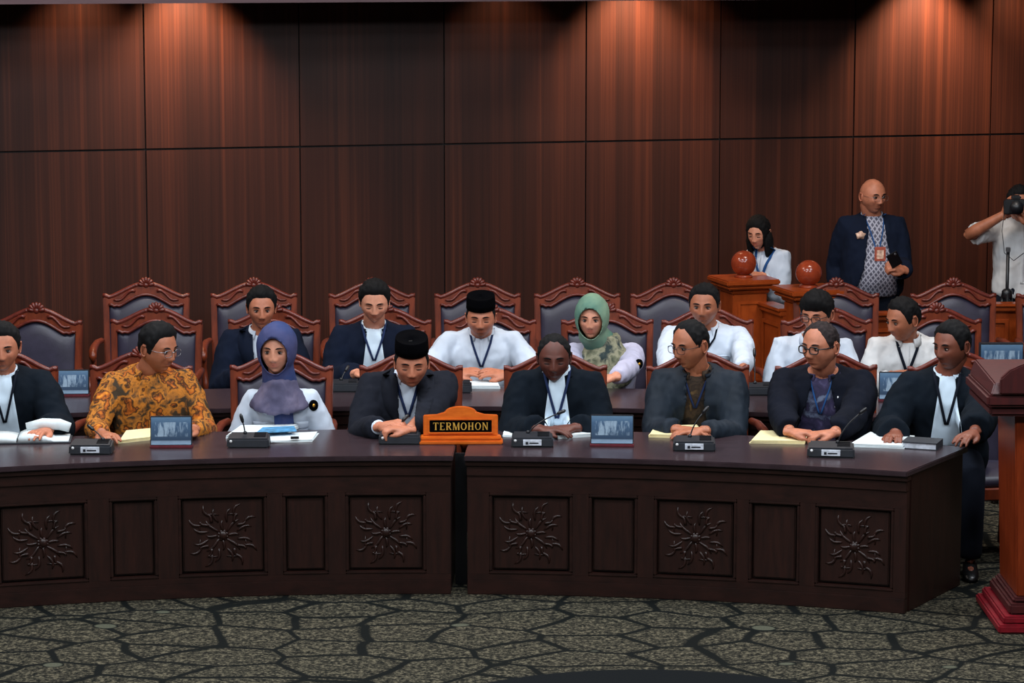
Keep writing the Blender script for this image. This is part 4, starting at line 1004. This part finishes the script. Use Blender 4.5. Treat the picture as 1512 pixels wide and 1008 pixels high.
    if jacket:
        inner = garment('shirt', tm, .004, sleeve='none', vox=.014, amp=.003)
        jm = C[jacket]
        outer = garment('robe' if robe else 'jacket', jm, .022, sleeve='long', opening=opening, amp=.008, sl=1.12 if robe else 1.05, loose=.012 if robe else 0, cuff=.0)
        if not robe and hands:
            for sg in (-1, 1):
                s0, el, wr, h = arms[sg]
                if h.get('cuff'):
                    fd = (wr-el).normalized(); b = MB(); b.tube([wr-fd*.05, wr-fd*.004], [.034, .036], 14); b.build('shirt_cuff', tm, root, org=O)
        if lapel and opening:
            for sg in (-1, 1):
                zt = zn-.005; pts = []
                for z in [zt, zt-.05, zt-.10, zt-.17, zt-.24]:
                    w_ = interp(z, opening); k_ = (zt-z)/.24; hw = (.02+.022*math.sin(math.pi*min(1, k_*.8+.25)))*(1 if k_ < .95 else .4)
                    pts.append((sg*(w_+hw*.9), z, hw))
                strip(outer, pts, .004, 'lapel', jm, th=.006)
        if collar: collar_mesh(inner, tm)
        if robe or not lapel: collar_mesh(outer, jm, rad=.082, h=.022, gap=.6, name='jacket_collar', flap=.03, flare=0.0)
    else:
        outer = inner = garment('shirt', tm, .012, sleeve=sleeves, amp=.009, vox=.0105)
        if collar and not hijab: collar_mesh(outer, tm, rad=.068)
        if not hijab: strip(outer, [(0, zn-.03, .012), (0, zn-.2, .012), (0, zn-.42, .012)], .001, 'placket', tm, th=.002)
        if epaul:
            for sg in (-1, 1):
                a0 = sh[sg]
                strip(outer, [(sg*.10-.035, zn-.17, .003), (sg*.10+.035, zn-.17, .003)], .003, 'pocket_flap', tm, th=.003)
                strip(outer, [(sg*.10, zn-.165, .038), (sg*.10, zn-.195, .036), (sg*.10, zn-.20, .03)], .003, 'pocket_flap', tm, th=.003)
    if bib:
        strip(outer, [(0, zn-.012, .035), (0, zn-.10, .044), (0, zn-.22, .060), (0, zn-.38, .078)], .015, 'white_bib', C['bib'], th=.012, pleat=.006)
    if lanyard:
        lm, dep, wid_ = lanyard; bv = inner if (jacket and not robe) else outer; lf = .026 if bib else .007
        for sg in (-1, 1): strip(bv, [(sg*.068, zn-.0, wid_), (sg*.05, zn-.07, wid_), (sg*.004, zn-dep, wid_)], lf, 'lanyard', C[lm], th=.002)
    ctx = dict(root=root, O=O, H=H, N=N, f=f, r=r, outer=outer, inner=inner, surf=surf, strip=strip, sh=sh, arms=arms, zn=zn, spine=spine, B=B, Hc=Hc)
    if hijab: make_hijab(ctx, *hijab)
    if extra: extra(ctx)
    return ctx
def make_hijab(c, m_head, m_drape, wide=.13, low=.12, tail=None):
    H, N, f, r, O, root = c['H'], c['N'], c['f'], c['r'], c['O'], c['root']
    b = MB(); vs, fs = ICO4
    b.add([H.w(head_pt(d, H.fat, True)*1.0+d*(.016+.006*max(0, d.y)+.006*max(0, d.z))) for d in vs], fs)
    jaw = H.w((0, 0.01, -.085)); b.tube([H.w((0, .0, -.04)), jaw, N.lerp(jaw, .4), N+Vector((0, 0, -.01))], [.07, .074, .082, .095], 20)
    co, fs = remesh(b, .0085, 3)
    Ri = H.R.transposed(); loc = [(Ri @ (Vector(p)-H.c))/H.k for p in co]
    ex, ez, cz = .066, .088, -.019; e = []
    for i, p in enumerate(loc):
        q = math.hypot(p.x/ex, (p.z-cz)/ez); e.append(q if p.y < -.015 else 9)
        if p.y < -.015 and abs(q-1) < .065:
            p2 = Vector((p.x/q, p.y, cz+(p.z-cz)/q)); co[i] = list(H.w(p2)); e[i] = 1.0
    fs = [x for x in fs if not (sum(e[i] for i in x)/len(x) < .995)]
    co = fold(co, fs, .0035, 3.3, scale=14)
    o = to_mesh(co-np.array(O), fs, 'headscarf', C[m_head], root); md = o.modifiers.new('s', 'SOLIDIFY'); md.thickness = .005; md.offset = 1
    # drape over the shoulders
    b = MB(); rings = []
    for z, a, q in ((.075, .076, .080), (.03, .09, .088), (-.01, .12, .10), (-.05, wide, .108), (-low, wide+.006, .118)):
        cen = N+Vector((0, 0, z))+f*.012
        rings.append([cen+r*a*math.cos(t)+f*(q*math.sin(t)+(.02 if math.sin(t) > 0 else 0))-Vector((0, 0, (low*.5*max(0, math.sin(t))**3 if z < -.06 else 0))) for t in [2*math.pi*i/24 for i in range(24)]])
    b.loft(rings); co, fs = remesh(b, .010, 3); co = fold(co, fs, .010, 7.7, scale=13)
    to_mesh(co-np.array(O), fs, 'scarf_drape', C[m_drape], root)
    bv = BVHTree.FromPolygons([Vector(x) for x in co], fs)
    if tail:
        zn = c['zn']; c['strip'](c['outer'], [(tail[0], zn-.08, .045), (tail[0]+tail[1]*.5, zn-.2, .048), (tail[0]+tail[1], zn-tail[2], .042)], .026, 'scarf_tail', C[tail[3]], th=.02, pleat=.006)
FL, F2 = 'people seated at the front desk', 'people seated at the second desk'
RB = [(0, 0), (2, 0)]
def op(zn, *pts): return [(zn+a, w) for a, w in pts]
def nz(neck, Y): return atY(neck[0], neck[1], Y).z-.015
def patch(side, mat='velvet', rr=.024, dz=-.01, inner='gold', du=0.012):
    def fn(c):
        nn = (c['f']+c['r']*side*.5).normalized(); q = c['surf'](c['outer'], side*(c['B'].sw+.012+du), c['sh'][side].z+dz, 0)
        x = Vector((0, 0, 1)).cross(nn).normalized(); z = nn.cross(x)
        for mt, s, lf in ((mat, 1, .003), (inner, .3, .005)):
            b = MB(); b.loft([[q+nn*l+x*rr*s*math.cos(t)+z*rr*s*1.15*math.sin(t) for t in [2*math.pi*i/16 for i in range(16)]] for l in (-.006, lf+.002)]); b.build('sleeve_emblem', M[mt], c['root'], org=c['O'])
    return fn
Y1 = 14.02
# 1 man at the left edge
nk = (6, 562); person('man in black robe with white bib, cut off by the left edge', None, nk, (4, 517), Y1, Y1-.07, facing=.15, look=.1, pitch=.1, sw=.185, girth=1.08, skin_='tan', hair='short', fat=1.05, top='bib', jacket='robe', robe=True, bib=True,
   lanyard=('lanyard', .26, .006), group=FL, hands={'L': {'px': (70, 636)}, 'R': {'px': (-40, 640)}})
# 2 batik man
nk = (219, 560); person('man in orange and black batik shirt and glasses turning to his left', None, nk, (233, 519), Y1, Y1-.05, facing=.1, look=.95, pitch=.12, sw=.185, girth=1.14, belly=.03, skin_='mid', hair='short', fat=1.08, top='batik_orange',
   glass=dict(thick=.0014, mat='metal'), hands={'L': {'px': (286, 634), 'kind': 'relaxed'}, 'R': {'px': (150, 640)}}, group=FL, top_hair=.022)
# 3 woman with blue headscarf
nk = (415, 592); person('woman in blue and mauve headscarf and white shirt with a sleeve emblem', None, nk, (409, 521), Y1, Y1-.04, facing=-.02, look=-.12, pitch=.03, sw=.142, girth=.9, skin_='fair', female=True, fat=.98, top='white',
   hijab=('hijab_blue', 'hijab_mauve', .145, .07, (.02, .01, .34, 'hijab_blue')), epaul=True, hands={'L': {'w': (-1.03, 13.86, .60), 'dir': (-1, -.3, 0)}, 'R': {'w': (-1.28, 13.86, .60), 'dir': (1, -.3, 0)}}, group=FL, hk=1.07, extra=patch(1, 'velvet'))
# 4 man with black cap
nk = (603, 566); zn = nz(nk, Y1)
def pen_(c):
    p = c['surf'](c['inner'], .075, c['zn']-.18, .012); b = MB(); b.tube([p, p+Vector((.012, 0, .05))], .004, 8, round_ends=True); b.build('pen', M['white_dot'], c['root'], org=c['O'])
person('man in black cap and charcoal suit over white shirt, beside the orange plaque', None, nk, (608, 541), Y1, Y1-.14, facing=0, look=.04, pitch=.15, sw=.19, girth=1.08, skin_='tan', fat=1.02, cap=True, beard=.0, closed=True, top='white', jacket='suit', lapel=True,
   opening=op(zn, (-.42, .0), (-.36, .035), (-.2, .05), (-.05, .05), (.02, .055), (.2, .06)), lanyard=('lanyard_navy', .22, .007), group=FL,
   hands={'R': {'px': (560, 630), 'z': ZD+.06, 'kind': 'curled', 'dir': (.8, -.5, .25), 'up': (0, -.3, 1), 'cuff': 1}, 'L': {'px': (600, 640), 'z': ZD+.05, 'kind': 'curled', 'dir': (-.9, -.3, .1)}})
# 5 dark skinned man with robe
nk = (822, 562); person('dark-skinned man in black robe with long white bib, right of the plaque', None, nk, (818, 533), Y1, Y1-.08, facing=0, look=-.03, pitch=.12, sw=.175, girth=1.0, skin_='dark', fat=1.0, hair='high', top='bib', jacket='robe', robe=True, bib=True,
   lanyard=('lanyard_navy', .24, .0065), group=FL, closed=True, hands={'L': {'px': (850, 632), 'kind': 'relaxed', 'dir': (-1, -.3, 0)}, 'R': {'px': (795, 634), 'kind': 'relaxed', 'dir': (1, -.3, 0)}}, top_hair=.008)
# 6 man with glasses, blue grey jacket
nk = (1030, 560); zn = nz(nk, Y1)
person('man in thin glasses and grey-blue jacket over dark batik, looking left', None, nk, (1020, 514), Y1, Y1-.06, facing=-.18, look=-.85, pitch=.12, sw=.182, girth=1.04, skin_='mid', hair='high', fat=1.02, top='batik_dark', jacket='leather',
   opening=op(zn, (-.6, .1), (-.3, .085), (-.1, .045), (0, .05), (.2, .06)), lanyard=('lanyard_navy', .2, .005), glass=dict(thick=.0014), group=FL, top_hair=.012,
   hands={'R': {'px': (1000, 634), 'kind': 'relaxed', 'dir': (.9, -.3, 0)}, 'L': {'px': (1040, 636), 'kind': 'relaxed', 'dir': (-.9, -.25, 0)}})
# 7 purple batik
nk = (1215, 562); zn = nz(nk, Y1)
person('man in thick black glasses and black jacket over purple batik', None, nk, (1212, 516), Y1, Y1-.08, facing=-.2, look=-.75, pitch=.04, sw=.205, girth=1.16, belly=.02, skin_='tan', hair='high', fat=1.08, top='batik_purple', jacket='ink', hairm='hair_thin',
   opening=op(zn, (-.6, .17), (-.3, .14), (-.1, .075), (0, .05), (.2, .06)), lanyard=('lanyard_blue', .22, .004), glass=dict(thick=.003), group=FL, top_hair=.009, extra=pen_,
   hands={'R': {'px': (1166, 636), 'z': ZD+.05, 'kind': 'curled', 'dir': (1, -.4, 0)}, 'L': {'px': (1232, 638), 'z': ZD+.05, 'kind': 'curled', 'dir': (-1, -.4, 0)}})
# 8 man at the end
nk = (1398, 565); person('man in black robe with white bib at the desk end beside the lectern', None, nk, (1406, 515), Y1-.1, Y1-.15, facing=-.12, look=-.85, pitch=.08, sw=.185, girth=1.08, skin_='brown', hair='short', fat=1.0, top='bib', jacket='robe', robe=True, bib=True,
   lanyard=('lanyard', .26, .007), group=FL, hands={'L': {'px': (1436, 652), 'z': ZD+.045, 'kind': 'relaxed', 'dir': (-.6, -.8, -.1)}, 'R': {'px': (1322, 640), 'kind': 'relaxed', 'dir': (-.2, -.9, 0)}}, top_hair=.014)
# second row
Y2 = 15.72
nk = (386, 500); zn = nz(nk, Y2)
person('young man in dark blazer seated behind the blue headscarf woman', None, nk, (386, 459), Y2, Y2-.06, facing=.05, look=.12, pitch=.08, sw=.17, skin_='tan', hair='short', fat=.97, top='white', jacket='navy', lapel=True, group=F2, hk=1.02,
   opening=op(zn, (-.3, .0), (-.2, .03), (0, .05), (.2, .05)), top_hair=.02)
nk = (552, 493); person('young man in dark robe with white bib looking down, second row', None, nk, (553, 450), Y2, Y2-.10, facing=.05, look=.05, pitch=.25, sw=.18, girth=1.04, skin_='fair', hair='short', fat=1.06, top='bib', jacket='navy', robe=True, bib=True, closed=True,
   lanyard=('lanyard_navy', .2, .006), group=F2, top_hair=.026, hk=1.0)
nk = (711, 503); person('man in black cap and white short-sleeved shirt, hands together', None, nk, (710, 473), Y2, Y2-.10, facing=0, look=-.03, pitch=.10, sw=.18, girth=1.1, skin_='tan', fat=1.08, cap=True, beard=.8, top='white', sleeves='short',
   lanyard=('lanyard_navy', .2, .006), group=F2, closed=True, hands={'R': {'px': (668, 551), 'z': ZD+.05, 'kind': 'relaxed', 'dir': (1, -.15, .1), 'up': (.0, -.4, 1), 'hint': (-.8, 0, -.6)}, 'L': {'px': (752, 553), 'z': ZD+.05, 'kind': 'relaxed', 'dir': (-1, -.15, .15), 'up': (0, -.4, 1), 'hint': (.8, 0, -.6)}}, hk=1.0)
nk = (892, 525); person('woman in green headscarf and lilac-white shirt, second row', None, nk, (874, 474), Y2-.1, Y2-.2, facing=.1, look=-.15, pitch=.04, roll=.0, sw=.178, girth=1.0, skin_='fair', female=True, fat=.98, top='lilac', beard=0,
   hijab=('hijab_green', 'hijab_floral', .15, .17, None), group=F2, hands={'L': {'px': (895, 572), 'z': ZD+.05, 'dir': (-1, -.2, 0), 'hint': (1, .2, -.5)}, 'R': {'px': (850, 570), 'z': ZD+.04, 'dir': (1, -.2, 0)}}, hk=1.02, extra=patch(1, 'velvet', du=-.03))
nk = (1042, 495); person('broad man in white long-sleeved shirt, second row, before the ball posts', None, nk, (1040, 455), Y2-.1, Y2-.16, facing=-.08, look=-.22, pitch=.04, sw=.20, girth=1.12, skin_='mid', hair='short', fat=1.06, top='white', epaul=True, group=F2,
   lanyard=('lanyard', .14, .005), top_hair=.016, hk=1.02, hands={'L': {'px': (1100, 590)}, 'R': {'px': (985, 580)}})
nk = (1200, 512); person('young man with thick dark fringe and glasses in white shirt, second row', None, nk, (1207, 468), Y2-.1, Y2-.2, facing=-.1, look=-.5, pitch=.15, sw=.18, skin_='tan', hair='fringe', fat=.98, top='white', group=F2, glass=dict(thick=.002), top_hair=.024, closed=True)
nk = (1340, 512); person('man in cream shirt looking sharply left, second row', None, nk, (1334, 476), Y2-.1, Y2-.17, facing=-.1, look=-1.0, pitch=.16, sw=.175, skin_='mid', hair='short', fat=.96, top='cream', lanyard=('lanyard', .2, .008), group=F2, top_hair=.014)
# standing people
def bag(c): pass
YS = 17.95
nk = (1134, 378); pw = atY(1134, 378, 18.0)
person('woman in white blouse with long dark hair standing behind the ball post', None, nk, (1120, 347), 18.3, 18.22, facing=-.5, look=-.45, pitch=.2, sw=.108, girth=.78, skin_='fair', female=True, hair='long', fat=.9, top='white', stand=True, closed=True,
   lanyard=('lanyard_blue', .2, .008), hk=.95, hands={'R': {'px': (1108, 440), 'Y': 18.12, 'kind': 'curled', 'dir': (-.6, -.5, .2), 'hint': (-.3, .6, -1)}, 'L': {'px': (1125, 408), 'Y': 18.06, 'kind': 'curled', 'dir': (-1, -.2, .2), 'hint': (.4, .3, -1)}}, collar=False)
nk = (1287, 329); zn = nz(nk, YS)
def badge(c):
    b = MB(); p = c['surf'](c['outer'], -.105, c['zn']-.13, .004); q = c['r']
    b.loft([[p+c['f']*l+q*.03*s*math.cos(t)+Vector((0, 0, .024*s*math.sin(t))) for t, s in [(2*math.pi*i/14, 1+.2*math.sin(i*2.3)) for i in range(14)]] for l in (-.01, .004)]); b.build('chest_patch', M['badge'], c['root'], org=c['O'])
    p = c['surf'](c['inner'], .01, c['zn']-.245, .016); T = Matrix.Translation(p) @ Matrix((q, -c['f'], Vector((0, 0, 1)))).transposed().to_4x4()
    b = MB(); b.box((-.035, -.003, -.045), (.035, .003, .045), T); o = b.build('id_badge', M['badge_frame'], c['root'], org=c['O'], bevel=.002)
    b = MB(); b.box((-.022, -.0045, -.03), (.022, -.003, .025), T); b.build('badge_photo', M['badge'], o, org=c['O'])
M['badge'] = plain('badge_pale', (226, 172, 150), .5, var=.25, nscale=60); M['badge_frame'] = plain('badge_red', (170, 84, 66), .4)
c = person('bald man standing in navy jacket over grey batik with an ID badge', None, nk, (1288, 293), YS, YS-.06, facing=.12, look=.5, pitch=.06, sw=.165, girth=1.06, belly=.05, skin_='tan', hair=None, fat=1.08, beard=.35, top='batik_grey', jacket='navy', stand=True,
   opening=op(zn, (-.9, .2), (-.5, .17), (-.25, .10), (-.05, .06), (.05, .06)), glass=dict(thick=.0009, mat='metal'), extra=badge, lanyard=('lanyard_blue', .24, .004), hk=.98,
   hands={'L': {'px': (1334, 398), 'Y': 17.6, 'kind': 'grip', 'dir': (-.8, -.5, .3), 'up': (0, -.6, .6)}, 'R': {'px': (1241, 448), 'Y': 17.9, 'kind': 'relaxed', 'dir': (.1, -.3, -1), 'up': (-1, 0, 0)}})
p = atY(1322, 386, 17.50); r = empty('mobile_phone', p, 'dark phone held in the bald man\'s left hand', 'phone', rz=.3)
T = Matrix.Rotation(.5, 4, 'X') @ Matrix.Rotation(-.6, 4, 'Y')
b = MB(); b.box((-.036, -.004, -.04), (.036, .004, .075), T); b.build('case', M['black'], r, bevel=.002); b = MB(); b.ell(T @ Vector((.02, -.005, .06)), (.008, .003, .008)); b.build('camera_lens', M['metal'], r)
# photographer
nk = (1510, 334); YP = 17.95
person('photographer in pale short-sleeved shirt raising a camera at the right edge', None, nk, (1505, 305), YP, YP-.06, facing=-.15, look=-.1, pitch=.05, sw=.165, skin_='mid', hair='short', fat=1, top='cream', stand=True, sleeves='short', hk=1.0,
   hands={'R': {'px': (1480, 318), 'Y': 17.72, 'kind': 'grip', 'dir': (.4, -.2, .9), 'up': (-1, -.5, 0), 'hint': (-1, -.1, -.45)}, 'L': {'px': (1520, 330), 'Y': 17.66, 'kind': 'grip', 'dir': (-.4, -.3, .9), 'up': (.5, -.5, 0)}})
p = atY(1500, 304, 17.68); r = empty('camera', p, 'black camera held up to the photographer\'s face', 'camera', rz=-.1)
b = MB(); b.box((-.075, -.03, -.05), (.075, .04, .042)); b.box((-.03, -.03, .04), (.03, .03, .068)); b.build('camera_body', M['black'], r, bevel=.008)
b = MB(); b.tube([(0, -.03, 0), (0, -.07, 0), (0, -.071, 0), (0, -.12, 0)], [.035, .035, .040, .041], 20); b.build('camera_lens', M['black'], r)
b = MB(); b.tube([(-.07, 0, -.03), (-.08, .02, -.16), (-.06, .05, -.3), (0.0, .06, -.35), (.06, .05, -.3)], .007, 6, flat=.3); b.build('camera_strap', M['black'], r)
tp = atY(1487, 430, 17.72); r = empty('camera_tripod', (tp.x, tp.y, 0), 'black camera tripod standing before the photographer behind the barrier', 'tripod')
zt = atY(1487, 372, 17.72).z; zc_ = atY(1487, 432, 17.72).z
b = MB(); b.tube([(0, 0, zc_-.2), (0, 0, zt)], .011, 10); b.build('centre_column', M['black'], r)
b = MB(); b.lathe([(.02, zc_-.04), (.034, zc_-.03), (.034, zc_+.01), (.02, zc_+.025)], n=14); b.build('collar', M['black'], r)
for k in range(3):
    a = k*2.094+.5; b = MB(); b.tube([(.02*math.cos(a), .02*math.sin(a), zc_), (.1*math.cos(a), .1*math.sin(a), zc_*.5), (.17*math.cos(a), .17*math.sin(a), .01)], [.014, .011, .009], 8); b.build('leg', M['black'], r)
b = MB(); b.box((-.012, -.02, zt), (.012, .02, zt+.03)); b.build('head_plate', M['metal'], r, bevel=.003)
